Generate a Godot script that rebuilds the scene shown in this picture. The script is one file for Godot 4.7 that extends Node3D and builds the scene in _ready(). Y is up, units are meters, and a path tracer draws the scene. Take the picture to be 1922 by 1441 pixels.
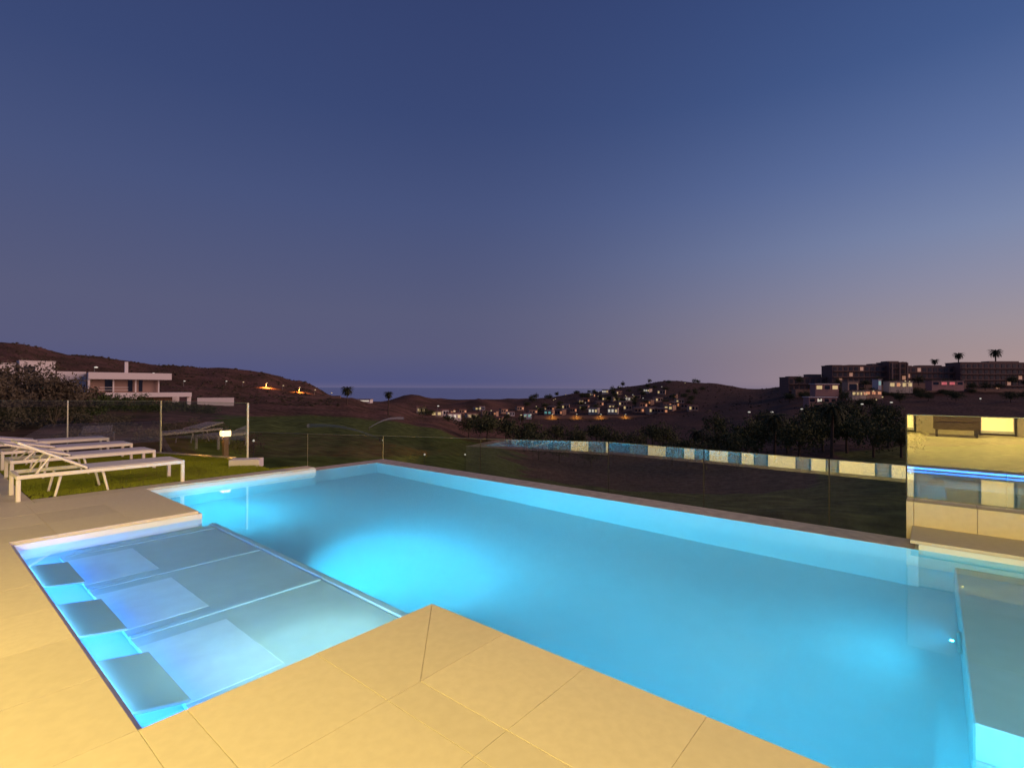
extends Node3D
# Villa pool at dusk. World: x = a (towards the far pool edge), -z = b (along the pool), y up, metres, deck top at y = 0.

const F := 951.03
const PITCH := 0.00768
const YAW := 0.87855
const ROLL := 0.00328
const EYE := Vector3(0, 1.45, 0)
const WATER := -0.09

var cb: Basis
var rng := RandomNumberGenerator.new()
var used := {}
var M := {}
var noise := FastNoiseLite.new()

# ---------------------------------------------------------------- positions
func ray(u: float, v: float) -> Vector3:
	return cb * Vector3((u - 961.0) / F, -(v - 720.5) / F, -1.0)
func at(u: float, v: float, depth: float) -> Vector3:
	return EYE + ray(u, v) * depth
func on(u: float, v: float, y := 0.0) -> Vector3:
	var d := ray(u, v)
	return EYE + d * ((y - EYE.y) / d.y)
func P(a: float, y: float, b: float) -> Vector3:
	return Vector3(a, y, -b)

# terrain: rows of depth, columns of direction
const TZ := [9.0, 14.0, 22.0, 40.0, 70.0, 110.0, 160.0, 230.0, 330.0, 450.0, 620.0, 850.0, 1200.0]
const TU := [-900.0, -300.0, 0.0, 150.0, 300.0, 400.0, 480.0, 560.0, 640.0, 720.0, 800.0, 900.0, 1000.0, 1100.0, 1180.0, 1250.0, 1330.0, 1420.0, 1500.0, 1570.0, 1700.0, 1850.0, 1950.0, 2300.0, 3200.0]
const TH := [
	[-0.6, -0.6, -0.6, -0.8, -1.2, -1.6, -0.5, 9.0, 34.0, 36.0, 30.0, 10.0, -50.0],
	[-0.6, -0.6, -0.6, -0.8, -1.2, -1.6, -0.5, 9.0, 34.0, 36.0, 30.0, 10.0, -50.0],
	[-0.6, -0.6, -0.6, -0.8, -1.2, -1.6, -0.3, 8.0, 30.5, 33.0, 28.0, 5.0, -50.0],
	[-0.6, -0.6, -0.6, -0.9, -1.5, -2.0, -1.0, 5.0, 22.0, 25.0, 20.0, 0.0, -50.0],
	[-0.7, -0.7, -0.7, -1.1, -1.9, -2.6, -1.8, 3.0, 15.5, 18.0, 12.0, -6.0, -50.0],
	[-0.9, -0.9, -1.0, -1.4, -2.3, -3.2, -2.6, 1.4, 13.6, 16.0, 8.0, -10.0, -50.0],
	[-1.2, -1.2, -1.3, -1.9, -2.8, -3.8, -3.6, -1.2, 11.6, 14.0, 4.0, -14.0, -50.0],
	[-1.3, -1.3, -1.5, -2.4, -3.2, -4.6, -4.4, -2.7, 5.0, 6.5, -2.0, -18.0, -50.0],
	[-1.5, -1.5, -1.7, -2.8, -3.5, -5.0, -5.0, -3.6, -6.0, -8.5, -13.0, -22.0, -50.0],
	[-1.6, -1.6, -1.9, -3.2, -4.3, -5.8, -6.6, -6.6, -9.0, -12.0, -17.0, -24.0, -50.0],
	[-1.7, -1.7, -2.1, -4.0, -5.5, -7.4, -9.4, -11.0, -13.0, -14.0, -12.0, -22.0, -50.0],
	[-1.9, -1.9, -2.4, -4.8, -7.6, -10.6, -13.5, -15.5, -17.0, -16.5, -13.5, -18.0, -50.0],
	[-2.0, -2.0, -2.7, -5.6, -9.4, -13.4, -16.0, -17.4, -18.6, -16.0, -12.5, -16.0, -50.0],
	[-2.0, -2.0, -2.9, -6.2, -10.4, -14.0, -16.8, -18.0, -18.4, -12.5, -4.5, -10.0, -50.0],
	[-2.0, -2.0, -3.0, -6.6, -10.8, -13.8, -16.4, -17.4, -17.6, -9.0, 3.4, 0.0, -50.0],
	[-2.0, -2.0, -3.1, -6.8, -10.8, -13.2, -15.6, -16.4, -15.4, -4.5, 11.0, 9.0, -50.0],
	[-2.0, -2.0, -3.2, -6.8, -10.4, -12.4, -14.4, -15.0, -13.6, -4.5, 8.0, 7.0, -50.0],
	[-2.0, -2.0, -3.2, -6.6, -9.6, -11.2, -12.4, -12.0, -9.5, -4.0, 0.6, -1.0, -50.0],
	[-2.0, -2.0, -3.2, -6.2, -8.6, -9.8, -10.4, -9.0, -4.5, 4.5, 6.0, 2.0, -50.0],
	[-2.0, -2.0, -3.1, -5.8, -7.8, -8.8, -9.0, -7.0, -2.2, 9.0, 10.0, 5.0, -50.0],
	[-2.0, -2.0, -3.0, -5.4, -7.2, -8.0, -8.0, -5.6, -1.2, 10.0, 14.0, 8.0, -50.0],
	[-1.8, -1.8, -2.8, -5.0, -6.8, -7.4, -7.2, -4.8, -0.6, 13.0, 22.0, 12.0, -50.0],
	[-1.8, -1.8, -2.8, -5.0, -6.6, -7.2, -6.8, -4.6, -0.4, 14.0, 24.0, 14.0, -50.0],
	[-1.8, -1.8, -2.8, -5.0, -6.6, -7.2, -6.8, -4.6, -0.4, 14.0, 24.0, 14.0, -50.0],
	[-1.8, -1.8, -2.8, -5.0, -6.6, -7.2, -6.8, -4.6, -0.4, 14.0, 24.0, 14.0, -50.0]]
const HILLS := [[772.0, 520.0, 36.0, 70.0, 8.0], [905.0, 470.0, 34.0, 55.0, 7.5], [1012.0, 520.0, 30.0, 60.0, 4.0]]
func smooth(t: float) -> float:
	return t * t * (3.0 - 2.0 * t)
func th(u: float, z: float) -> float:
	var i := 0
	while i < TU.size() - 2 and u > TU[i + 1]:
		i += 1
	var j := 0
	while j < TZ.size() - 2 and z > TZ[j + 1]:
		j += 1
	var s: float = smooth(clampf((u - TU[i]) / (TU[i + 1] - TU[i]), 0.0, 1.0))
	var t: float = clampf(log(z / TZ[j]) / log(TZ[j + 1] / TZ[j]), 0.0, 1.0)
	var h: float = lerpf(lerpf(TH[i][j], TH[i][j + 1], t), lerpf(TH[i + 1][j], TH[i + 1][j + 1], t), s)
	for q in HILLS: h += q[4] * exp(-pow((u - q[0]) / q[2], 2.0) - pow((z - q[1]) / q[3], 2.0))
	var p := at(u, 728.0, z)
	var rough := clampf((z - 20.0) / 300.0, 0.0, 1.0)
	return h + rough * (1.6 * noise.get_noise_2d(p.x * 1.3, p.z * 1.3) + 0.7 * noise.get_noise_2d(p.x * 5.0, p.z * 5.0)) + 0.12 * noise.get_noise_2d(p.x * 12.0, p.z * 12.0)
func gp(u: float, z: float) -> Vector3:
	var p := at(u, 728.0, z)
	p.y = th(u, z)
	return p
# first point of the ground met by the line of sight, looking beyond depth z0
func land(u: float, v: float, z0 := 30.0) -> Vector3:
	var z := z0
	while z < 900.0:
		var p := at(u, v, z)
		if p.y <= th(u, z):
			return Vector3(p.x, th(u, z), p.z)
		z *= 1.01
	return gp(u, 600.0)

# ---------------------------------------------------------------- node helpers
func numbered(called: String) -> String:
	if not used.has(called):
		used[called] = 0
		return called
	used[called] += 1
	return "%s_%03d" % [called, used[called]]
func meta(o: Node, label: String, category: String, group := "", kind := "") -> Node:
	if label: o.set_meta("label", label)
	if category: o.set_meta("category", category)
	if group: o.set_meta("group", group)
	if kind: o.set_meta("kind", kind)
	return o
func thing(called: String, label: String, category: String, where := Vector3.ZERO, turn := 0.0, group := "", kind := "") -> Node3D:
	var o := Node3D.new()
	o.name = numbered(called)
	add_child(o)
	o.position = where
	o.rotation.y = turn
	meta(o, label, category, group, kind)
	return o
func mi(called: String, mesh: Mesh, mat: Material, parent: Node = self, where := Vector3.ZERO) -> MeshInstance3D:
	var o := MeshInstance3D.new()
	o.name = numbered(called) if parent == self else called
	o.mesh = mesh
	o.material_override = mat
	o.position = where
	parent.add_child(o, true)
	return o
func begin() -> SurfaceTool:
	var st := SurfaceTool.new()
	st.begin(Mesh.PRIMITIVE_TRIANGLES)
	st.set_smooth_group(-1)
	return st
func tri(st: SurfaceTool, a: Vector3, b: Vector3, c: Vector3) -> void:
	st.add_vertex(a); st.add_vertex(b); st.add_vertex(c)
func quad(st: SurfaceTool, a: Vector3, b: Vector3, c: Vector3, d: Vector3) -> void:
	tri(st, a, b, c); tri(st, a, c, d)
func fin(st: SurfaceTool) -> ArrayMesh:
	st.generate_normals()
	return st.commit()
# box centred at c with half sizes h, axes of basis q, edges chamfered by bev
func bx(st: SurfaceTool, c: Vector3, size: Vector3, q := Basis(), bev := 0.0) -> void:
	var h := size / 2.0
	if bev <= 0.0:
		for ax in 3:
			for s in [-1.0, 1.0]:
				var n := Vector3.ZERO; n[ax] = s * h[ax]
				var e := Vector3.ZERO; e[(ax + 1) % 3] = h[(ax + 1) % 3]
				var f := Vector3.ZERO; f[(ax + 2) % 3] = h[(ax + 2) % 3]
				if s > 0: quad(st, c + q * (n - e - f), c + q * (n - e + f), c + q * (n + e + f), c + q * (n + e - f))
				else: quad(st, c + q * (n - e - f), c + q * (n + e - f), c + q * (n + e + f), c + q * (n - e + f))
		return
	var k := minf(bev, minf(h.x, minf(h.y, h.z)) * 0.9)
	var pts := PackedVector3Array()
	for sx in [-1.0, 1.0]:
		for sy in [-1.0, 1.0]:
			for sz in [-1.0, 1.0]:
				pts.append(Vector3(sx * h.x, sy * (h.y - k), sz * (h.z - k)))
				pts.append(Vector3(sx * (h.x - k), sy * h.y, sz * (h.z - k)))
				pts.append(Vector3(sx * (h.x - k), sy * (h.y - k), sz * h.z))
	for ax in 3:
		var a1 := (ax + 1) % 3
		var a2 := (ax + 2) % 3
		for s in [-1.0, 1.0]:
			var v := []
			for w in [[-1, -1], [1, -1], [1, 1], [-1, 1]]:
				var p := Vector3.ZERO
				p[ax] = s * h[ax]; p[a1] = w[0] * (h[a1] - k); p[a2] = w[1] * (h[a2] - k)
				v.append(c + q * p)
			if s > 0: quad(st, v[0], v[3], v[2], v[1])
			else: quad(st, v[0], v[1], v[2], v[3])
		for s1 in [-1.0, 1.0]:
			for s2 in [-1.0, 1.0]:
				var e := []
				for w in [-1.0, 1.0]:
					var p1 := Vector3.ZERO; var p2 := Vector3.ZERO
					p1[ax] = w * (h[ax] - k); p1[a1] = s1 * h[a1]; p1[a2] = s2 * (h[a2] - k)
					p2[ax] = w * (h[ax] - k); p2[a1] = s1 * (h[a1] - k); p2[a2] = s2 * h[a2]
					e.append(c + q * p1); e.append(c + q * p2)
				if s1 * s2 > 0: quad(st, e[0], e[1], e[3], e[2])
				else: quad(st, e[0], e[2], e[3], e[1])
func boxm(size: Vector3, bev := 0.0) -> ArrayMesh:
	var st := begin()
	bx(st, Vector3.ZERO, size, Basis(), bev)
	return fin(st)
# box in world a/b coordinates
func abox(called: String, a0: float, a1: float, y0: float, y1: float, b0: float, b1: float, mat: Material, parent: Node = self, bev := 0.0) -> MeshInstance3D:
	return mi(called, boxm(Vector3(a1 - a0, y1 - y0, b1 - b0), bev), mat, parent, P((a0 + a1) / 2, (y0 + y1) / 2, (b0 + b1) / 2))
# prism over a polygon of (a, b) corners, counter-clockwise seen from above with b up
func prism(poly: PackedVector2Array, y0: float, y1: float, bev: float) -> ArrayMesh:
	var st := begin()
	var ins: PackedVector2Array = poly
	if bev > 0.0:
		ins = Geometry2D.offset_polygon(poly, -bev, Geometry2D.JOIN_MITER)[0]
		if ins.size() != poly.size(): ins = poly
		else:
			var best := 0
			for k in ins.size():
				if ins[k].distance_to(poly[0]) < ins[best].distance_to(poly[0]): best = k
			var r := PackedVector2Array()
			for k in ins.size(): r.append(ins[(best + k) % ins.size()])
			ins = r
	var n := poly.size()
	for k in n:
		var p := poly[k]; var q := poly[(k + 1) % n]
		var pi := ins[k]; var qi := ins[(k + 1) % n]
		quad(st, P(p.x, y0, p.y), P(p.x, y1 - bev, p.y), P(q.x, y1 - bev, q.y), P(q.x, y0, q.y))
		if bev > 0.0: quad(st, P(p.x, y1 - bev, p.y), P(pi.x, y1, pi.y), P(qi.x, y1, qi.y), P(q.x, y1 - bev, q.y))
	var idx := Geometry2D.triangulate_polygon(ins)
	for k in range(0, idx.size(), 3):
		var a := ins[idx[k]]; var b := ins[idx[k + 1]]; var c := ins[idx[k + 2]]
		if (b - a).cross(c - a) > 0: tri(st, P(a.x, y1, a.y), P(c.x, y1, c.y), P(b.x, y1, b.y))
		else: tri(st, P(a.x, y1, a.y), P(b.x, y1, b.y), P(c.x, y1, c.y))
	return fin(st)
# tube along points with radii
func tube(st: SurfaceTool, pts: Array, rad: Array, n := 8) -> void:
	var rings := []
	for i in pts.size():
		var d: Vector3 = (pts[mini(i + 1, pts.size() - 1)] - pts[maxi(i - 1, 0)]).normalized()
		var s := d.cross(Vector3(0.31, 0.13, 0.94)).normalized()
		var t := s.cross(d)
		var r := []
		for k in n:
			var w := TAU * k / n
			r.append(pts[i] + (s * cos(w) + t * sin(w)) * rad[i])
		rings.append(r)
	for i in pts.size() - 1:
		for k in n:
			quad(st, rings[i][k], rings[i][(k + 1) % n], rings[i + 1][(k + 1) % n], rings[i + 1][k])
	for k in n - 2:
		tri(st, rings[0][0], rings[0][k + 2], rings[0][k + 1])
		tri(st, rings[-1][0], rings[-1][k + 1], rings[-1][k + 2])
# lathe about y: profile of (radius, height)
func lathe(prof: Array, n := 16) -> ArrayMesh:
	var st := begin()
	for i in prof.size() - 1:
		for k in n:
			var w0 := TAU * k / n; var w1 := TAU * (k + 1) / n
			var f := func(p: Vector2, w: float) -> Vector3: return Vector3(p.x * cos(w), p.y, p.x * sin(w))
			quad(st, f.call(prof[i], w0), f.call(prof[i], w1), f.call(prof[i + 1], w1), f.call(prof[i + 1], w0))
	return fin(st)

# ---------------------------------------------------------------- materials
func lin(r: float, g: float, b: float) -> Color:
	return Color(r, g, b).linear_to_srgb()
func mat(called: String, c: Color, rough := 0.7, metal := 0.0) -> StandardMaterial3D:
	var m := StandardMaterial3D.new()
	m.resource_name = called
	m.albedo_color = c
	m.roughness = rough
	m.metallic = metal
	M[called] = m
	return m
func glow(called: String, c: Color, e: float) -> StandardMaterial3D:
	var m := mat(called, Color(0.9, 0.9, 0.9), 0.5)
	m.emission_enabled = true
	m.emission = c
	m.emission_energy_multiplier = e
	return m
func mottle(m: StandardMaterial3D, freq: float, lo: Color, hi: Color, scale: float, seed_: int, size := 512) -> void:
	var n := FastNoiseLite.new()
	n.seed = seed_
	n.noise_type = FastNoiseLite.TYPE_SIMPLEX_SMOOTH
	n.frequency = freq
	n.fractal_octaves = 5
	var t := NoiseTexture2D.new()
	t.width = size; t.height = size
	t.seamless = true
	t.noise = n
	var g := Gradient.new()
	g.set_color(0, lo); g.set_color(1, hi)
	t.color_ramp = g
	m.albedo_texture = t
	m.uv1_triplanar = true
	m.uv1_world_triplanar = true
	m.uv1_scale = Vector3.ONE * scale
func relief(m: StandardMaterial3D, freq: float, cm: float, scale: float, seed_: int) -> void:
	var n := FastNoiseLite.new()
	n.seed = seed_
	n.frequency = freq
	n.fractal_octaves = 4
	var t := NoiseTexture2D.new()
	t.width = 512; t.height = 512
	t.seamless = true
	t.noise = n
	m.heightmap_enabled = true
	m.heightmap_texture = t
	m.heightmap_scale = cm
	m.uv1_triplanar = true
	m.uv1_world_triplanar = true
	m.uv1_scale = Vector3.ONE * scale
func make_materials() -> void:
	for k in 4:
		var m := mat("deck_tile_%d" % k, lin(0.60, 0.54, 0.43) * (0.975 + 0.015 * k), 0.55)
		m.albedo_color.a = 1.0
		mottle(m, 0.02, Color(0.955, 0.953, 0.95), Color(1, 1, 1), 0.5 + 0.07 * k, 11 + k, 1024)
	mat("grout", lin(0.42, 0.37, 0.28), 0.9)
	mottle(mat("edge_stone", lin(0.50, 0.44, 0.40), 0.5), 0.02, Color(0.8, 0.8, 0.8), Color(1, 1, 1), 0.6, 21)
	mottle(mat("pool_plaster", lin(0.72, 0.76, 0.76), 0.75), 0.015, Color(0.97, 0.98, 0.98), Color(1, 1, 1), 0.5, 22)
	mottle(mat("bed_grey", lin(0.60, 0.64, 0.62), 0.7), 0.015, Color(0.97, 0.97, 0.97), Color(1, 1, 1), 0.6, 23)
	mottle(mat("bed_light_patch", lin(0.82, 0.83, 0.84), 0.7), 0.015, Color(0.95, 0.95, 0.95), Color(1, 1, 1), 0.6, 24)  # paler than the bed, light patches put into the colour
	mat("headrest_grey", lin(0.46, 0.49, 0.49), 0.7)
	var w := mat("water", Color(0.76, 0.97, 1.0, 0.0), 0.0)
	w.transparency = BaseMaterial3D.TRANSPARENCY_ALPHA
	w.refraction_enabled = true
	w.refraction_scale = 0.0333
	var g := mat("fence_glass", Color(0.93, 0.97, 0.95, 0.0), 0.0)
	g.transparency = BaseMaterial3D.TRANSPARENCY_ALPHA
	g.refraction_enabled = true
	g.refraction_scale = 0.14
	var cg := mat("clear_glass", Color(0.95, 0.98, 0.96, 0.0), 0.0)
	cg.transparency = BaseMaterial3D.TRANSPARENCY_ALPHA
	cg.refraction_enabled = true
	cg.refraction_scale = 0.105
	var wg := mat("window_glass", Color(0.05, 0.06, 0.07, 0.25), 0.03)
	wg.transparency = BaseMaterial3D.TRANSPARENCY_ALPHA
	mat("steel", lin(0.55, 0.54, 0.5), 0.3, 1.0)
	mat("seal", lin(0.03, 0.03, 0.03), 0.6)
	mat("pane_edge", lin(0.22, 0.26, 0.20), 0.25)
	mat("glass_edge", lin(0.70, 0.72, 0.55), 0.4)
	mottle(mat("lawn_base", lin(0.14, 0.17, 0.025), 0.9), 0.05, Color(0.6, 0.6, 0.6), Color(1, 1, 1), 0.8, 31)
	mottle(mat("dry_ground", lin(0.20, 0.16, 0.09), 0.95), 0.03, Color(0.6, 0.6, 0.6), Color(1, 1, 1), 0.1, 33)
	mat("turf", lin(0.26, 0.31, 0.03), 0.8)
	mat("white_metal", lin(0.82, 0.80, 0.74), 0.45)
	mat("white_fabric", lin(0.70, 0.68, 0.68), 0.85)
	mottle(mat("kerb_stone", lin(0.55, 0.50, 0.42), 0.8), 0.03, Color(0.85, 0.85, 0.85), Color(1, 1, 1), 1.0, 32)
	mat("bollard_brown", lin(0.12, 0.07, 0.05), 0.5)
	mat("plaster_white", lin(0.72, 0.69, 0.66), 0.8)
	mat("plaster_cream", lin(0.62, 0.55, 0.42), 0.8)
	mat("plaster_ochre", lin(0.52, 0.36, 0.24), 0.8)
	mat("plaster_rose", lin(0.45, 0.26, 0.22), 0.8)
	mat("plaster_brown", lin(0.30, 0.19, 0.13), 0.8)
	mat("timber_panel", lin(0.30, 0.20, 0.16), 0.6)
	mat("roof_flat", lin(0.25, 0.20, 0.18), 0.9)
	mat("roof_tile", lin(0.25, 0.11, 0.07), 0.85)
	mat("hotel_wall", lin(0.20, 0.125, 0.10), 0.85)
	mat("hotel_column", lin(0.22, 0.15, 0.12), 0.85)
	mat("dark_frame", lin(0.03, 0.03, 0.03), 0.4)
	mat("hotel_pane", lin(0.06, 0.05, 0.05), 0.3)
	mat("dark_pane", lin(0.015, 0.018, 0.03), 0.1)
	mat("bark", lin(0.10, 0.075, 0.055), 0.9)
	mat("leaf_dark", lin(0.085, 0.10, 0.045), 0.8)
	mat("leaf_olive", lin(0.115, 0.10, 0.068), 0.8)
	mat("leaf_green", lin(0.06, 0.085, 0.03), 0.8)
	mat("frond", lin(0.05, 0.06, 0.03), 0.7)
	mottle(mat("wall_stone", lin(0.20, 0.20, 0.17), 0.9), 0.03, Color(0.75, 0.75, 0.75), Color(1, 1, 1), 0.7, 41)
	mat("pole_grey", lin(0.2, 0.2, 0.2), 0.5)
	mat("sofa_brown", lin(0.12, 0.085, 0.05), 0.8)
	glow("lamp_white", Color(1.0, 0.98, 0.88), 0.49)
	glow("bollard_glow", Color(1.0, 0.86, 0.58), 3.0)
	glow("lamp_warm", Color(1.0, 0.88, 0.55), 0.49)
	glow("window_warm", Color(1.0, 0.86, 0.50), 0.49)
	glow("window_white", Color(1.0, 0.96, 0.84), 0.49)
	glow("window_orange", Color(1.0, 0.62, 0.26), 0.48)
	glow("window_teal", Color(0.45, 0.78, 0.72), 0.4)
	glow("window_red", Color(1.0, 0.30, 0.22), 0.4)
	glow("window_dim", Color(1.0, 0.66, 0.30), 0.22)
	glow("house_window", Color(1.0, 0.84, 0.45), 0.45)
	glow("pool_lamp", Color(0.62, 0.9, 1.0), 0.48)
	glow("led_blue", Color(0.18, 0.5, 1.0), 0.45)
	var j := mat("spray", Color(0.75, 0.8, 0.85, 0.16), 0.9)
	j.transparency = BaseMaterial3D.TRANSPARENCY_ALPHA
	var t := mat("terrain", Color.WHITE, 0.95)
	t.vertex_color_use_as_albedo = true
	t.metallic_specular = 0.1
	var n := FastNoiseLite.new()
	n.seed = 77
	n.frequency = 0.03
	n.fractal_octaves = 5
	var tx := NoiseTexture2D.new()
	tx.width = 512; tx.height = 512; tx.seamless = true; tx.noise = n
	var gr := Gradient.new()
	gr.set_color(0, Color(0.45, 0.45, 0.45)); gr.set_color(1, Color(1, 1, 1))
	tx.color_ramp = gr
	t.albedo_texture = tx
	t.uv1_triplanar = true
	t.uv1_world_triplanar = true
	t.uv1_scale = Vector3.ONE * 0.045
	for k in ["leaf_dark", "leaf_olive", "leaf_green", "frond", "bark", "turf", "lawn_base"]: M[k].metallic_specular = 0.2
	var s := mat("sea", lin(0.09, 0.11, 0.30), 0.10)
	s.metallic_specular = 0.5

# ---------------------------------------------------------------- sky and light
func stops(e: float, table: Array) -> Vector3:
	for k in table.size() - 1:
		if e <= table[k + 1][0]:
			var t: float = clampf((e - table[k][0]) / (table[k + 1][0] - table[k][0]), 0.0, 1.0)
			return (table[k][1] as Vector3).lerp(table[k + 1][1], t)
	return table[-1][1]
func sky_colour(d: Vector3) -> Color:
	var e := rad_to_deg(asin(clampf(d.y, -1.0, 1.0)))
	var fw := Vector3(sin(YAW), 0, -cos(YAW))
	var rt := Vector3(cos(YAW), 0, sin(YAW))
	var az := rad_to_deg(atan2(d.dot(rt), d.dot(fw)))
	var away := absf(wrapf(az - 72.0, -180.0, 180.0))
	var w := smooth(clampf((82.0 - away) / 62.0, 0.0, 1.0))
	var cool := stops(maxf(e, 0.0), [[0.0, Vector3(80, 84, 128)], [4.0, Vector3(90, 91, 123)], [8.0, Vector3(89, 92, 123)], [19.0, Vector3(72, 84, 125)], [28.0, Vector3(58, 73, 117)], [38.0, Vector3(52, 66, 110)], [60.0, Vector3(42, 54, 96)], [90.0, Vector3(34, 44, 84)]])
	var warm := stops(maxf(e, 0.0), [[0.0, Vector3(180, 152, 146)], [3.0, Vector3(168, 147, 147)], [5.5, Vector3(160, 148, 155)], [9.0, Vector3(145, 144, 165)], [13.6, Vector3(125, 138, 172)], [20.0, Vector3(96, 116, 162)], [28.0, Vector3(68, 92, 142)], [38.0, Vector3(54, 76, 126)], [60.0, Vector3(42, 56, 102)], [90.0, Vector3(34, 44, 84)]])
	var c := cool.lerp(warm, w) / 255.0
	return Color(c.x, c.y, c.z).srgb_to_linear()
func make_world() -> void:
	cb = Basis.from_euler(Vector3(PITCH, -YAW, ROLL))
	var cam := Camera3D.new()
	cam.name = "camera"
	cam.basis = cb
	cam.position = EYE
	cam.fov = rad_to_deg(2.0 * atan(720.5 / F))
	cam.near = 0.05
	cam.far = 400000.0
	add_child(cam)
	cam.current = true
	var im := Image.create(512, 256, false, Image.FORMAT_RGBF)
	for y in 256:
		for x in 512:
			var el := PI * (0.5 - (y + 0.5) / 256.0)
			var ph := TAU * (x + 0.5) / 512.0
			# Godot: a panorama's left edge looks along -z, and it turns towards +x
			im.set_pixel(x, y, sky_colour(Vector3(sin(ph) * cos(el), sin(el), -cos(ph) * cos(el))))
	var pan := PanoramaSkyMaterial.new()
	pan.panorama = ImageTexture.create_from_image(im)
	var e := Environment.new()
	e.background_mode = Environment.BG_SKY
	e.sky = Sky.new()
	e.sky.sky_material = pan
	e.tonemap_mode = Environment.TONE_MAPPER_LINEAR
	e.tonemap_exposure = 1.0
	e.volumetric_fog_enabled = true
	e.volumetric_fog_density = 0.0
	e.sdfgi_enabled = true
	e.ssao_enabled = true
	e.ssil_enabled = true
	var we := WorldEnvironment.new()
	we.environment = e
	add_child(we)
	var sun := DirectionalLight3D.new()
	sun.name = "afterglow"
	sun.light_color = Color(1.0, 0.78, 0.70)
	sun.light_energy = 0.6
	sun.light_angular_distance = 40.0
	sun.shadow_enabled = true
	add_child(sun)
	var from := (Vector3(sin(YAW), 0, -cos(YAW)).rotated(Vector3.UP, deg_to_rad(-102.0)) + Vector3(0, 0.28, 0)).normalized()
	sun.look_at_from_position(from * 50.0, Vector3.ZERO)

func omni(parent: Node, where: Vector3, c: Color, e: float, size := 0.1) -> void:
	var l := OmniLight3D.new()
	l.light_color = c
	l.light_energy = e
	l.light_size = size
	l.omni_range = 60.0
	l.omni_attenuation = 2.0
	l.shadow_enabled = true
	l.position = where
	l.name = "light"
	parent.add_child(l, true)
func spot(parent: Node, where: Vector3, towards: Vector3, c: Color, e: float, angle: float, size := 0.05, blend := 1.0) -> void:
	var l := SpotLight3D.new()
	l.light_color = c
	l.light_energy = e
	l.light_size = size
	l.spot_angle = angle
	l.spot_angle_attenuation = blend
	l.spot_range = 40.0
	l.spot_attenuation = 2.0
	l.shadow_enabled = true
	l.name = "light"
	parent.add_child(l, true)
	l.position = where
	l.basis = Basis.looking_at(towards.normalized(), Vector3.UP if absf(towards.normalized().y) < 0.95 else Vector3.RIGHT)
func area(parent: Node, where: Vector3, towards: Vector3, size: Vector2, c: Color, radiance: float) -> void:
	var l := AreaLight3D.new()
	l.light_color = c
	l.area_normalize_energy = false
	l.light_energy = radiance / PI
	l.area_size = size
	l.area_range = 60.0
	l.area_attenuation = 2.0
	l.shadow_enabled = true
	l.name = "light"
	parent.add_child(l, true)
	l.position = where
	l.basis = Basis.looking_at(towards.normalized(), Vector3.UP if absf(towards.normalized().y) < 0.95 else Vector3.RIGHT)

# ---------------------------------------------------------------- terrain and sea
func build_land() -> void:
	var us := []
	var u := -880.0
	while u < 3100.0:
		us.append(u)
		u += 14.0 if u > -60.0 and u < 1980.0 else 70.0
	var zs := []
	var z := 9.0
	while z < 1150.0:
		zs.append(z)
		z *= 1.035
	var st := begin()
	st.set_smooth_group(0)
	for j in zs.size():
		for i in us.size():
			var p := at(us[i], 728.0, zs[j])
			p.y = th(us[i], zs[j])
			var n1 := noise.get_noise_2d(p.x * 2.0, p.z * 2.0)
			var n2 := noise.get_noise_2d(p.x * 9.0 + 400.0, p.z * 9.0)
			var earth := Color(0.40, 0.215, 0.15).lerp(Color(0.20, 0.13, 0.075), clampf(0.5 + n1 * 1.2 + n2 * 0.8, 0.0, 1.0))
			if us[i] > 960.0: earth = earth.lerp(Color(0.20, 0.14, 0.11), 0.8 * clampf((us[i] - 960.0) / 100.0, 0.0, 1.0))  # darker soil colour stands in for shade on the right-hand hills
			var green := Color(0.25, 0.32, 0.085).lerp(Color(0.19, 0.24, 0.06), clampf(0.5 + n2, 0.0, 1.0))
			var g := 0.0
			var zz: float = zs[j] * (1.0 + 0.15 * n1)
			var uu: float = us[i] + 60.0 * n1
			if uu > 395.0 and uu < 950.0 + 1500.0 / zz:
				var lim := 118.0 if uu > 600.0 else lerpf(60.0, 118.0, (uu - 395.0) / 205.0)
				g = clampf((lim - zz) / 6.0, 0.0, 1.0)
			if uu > 1560.0 and zz > 40.0 and zz < 75.0: g = 0.8
			if zz < 40.0 and uu > 380.0: g = maxf(g, 0.9)
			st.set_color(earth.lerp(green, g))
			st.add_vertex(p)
	var w := us.size()
	for j in zs.size() - 1:
		for i in w - 1:
			var k := j * w + i
			for q in [k, k + w, k + 1, k + 1, k + w, k + w + 1]: st.add_index(q)
	st.generate_normals()
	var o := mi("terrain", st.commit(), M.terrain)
	o.set_meta("kind", "structure")
	var sm := begin()
	quad(sm, at(-3000, 728, 500) * Vector3(1, 0, 1) + Vector3(0, -44, 0), at(-3000, 728, 160000) * Vector3(1, 0, 1) + Vector3(0, -44, 0), at(5000, 728, 160000) * Vector3(1, 0, 1) + Vector3(0, -44, 0), at(5000, 728, 500) * Vector3(1, 0, 1) + Vector3(0, -44, 0))
	mi("sea", fin(sm), M.sea).set_meta("kind", "structure")
	var fg := begin()
	quad(fg, P(-400, -0.64, -400), P(-400, -0.64, 400), P(0.4, -0.64, 400), P(0.4, -0.64, -400))
	mi("ground", fin(fg), M.dry_ground).set_meta("kind", "structure")
	# earth under and behind the house, out of view
	abox("ground", -40.0, 0.5, -2.6, -0.25, -40.0, 24.0, M.lawn_base).set_meta("kind", "structure")

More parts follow.
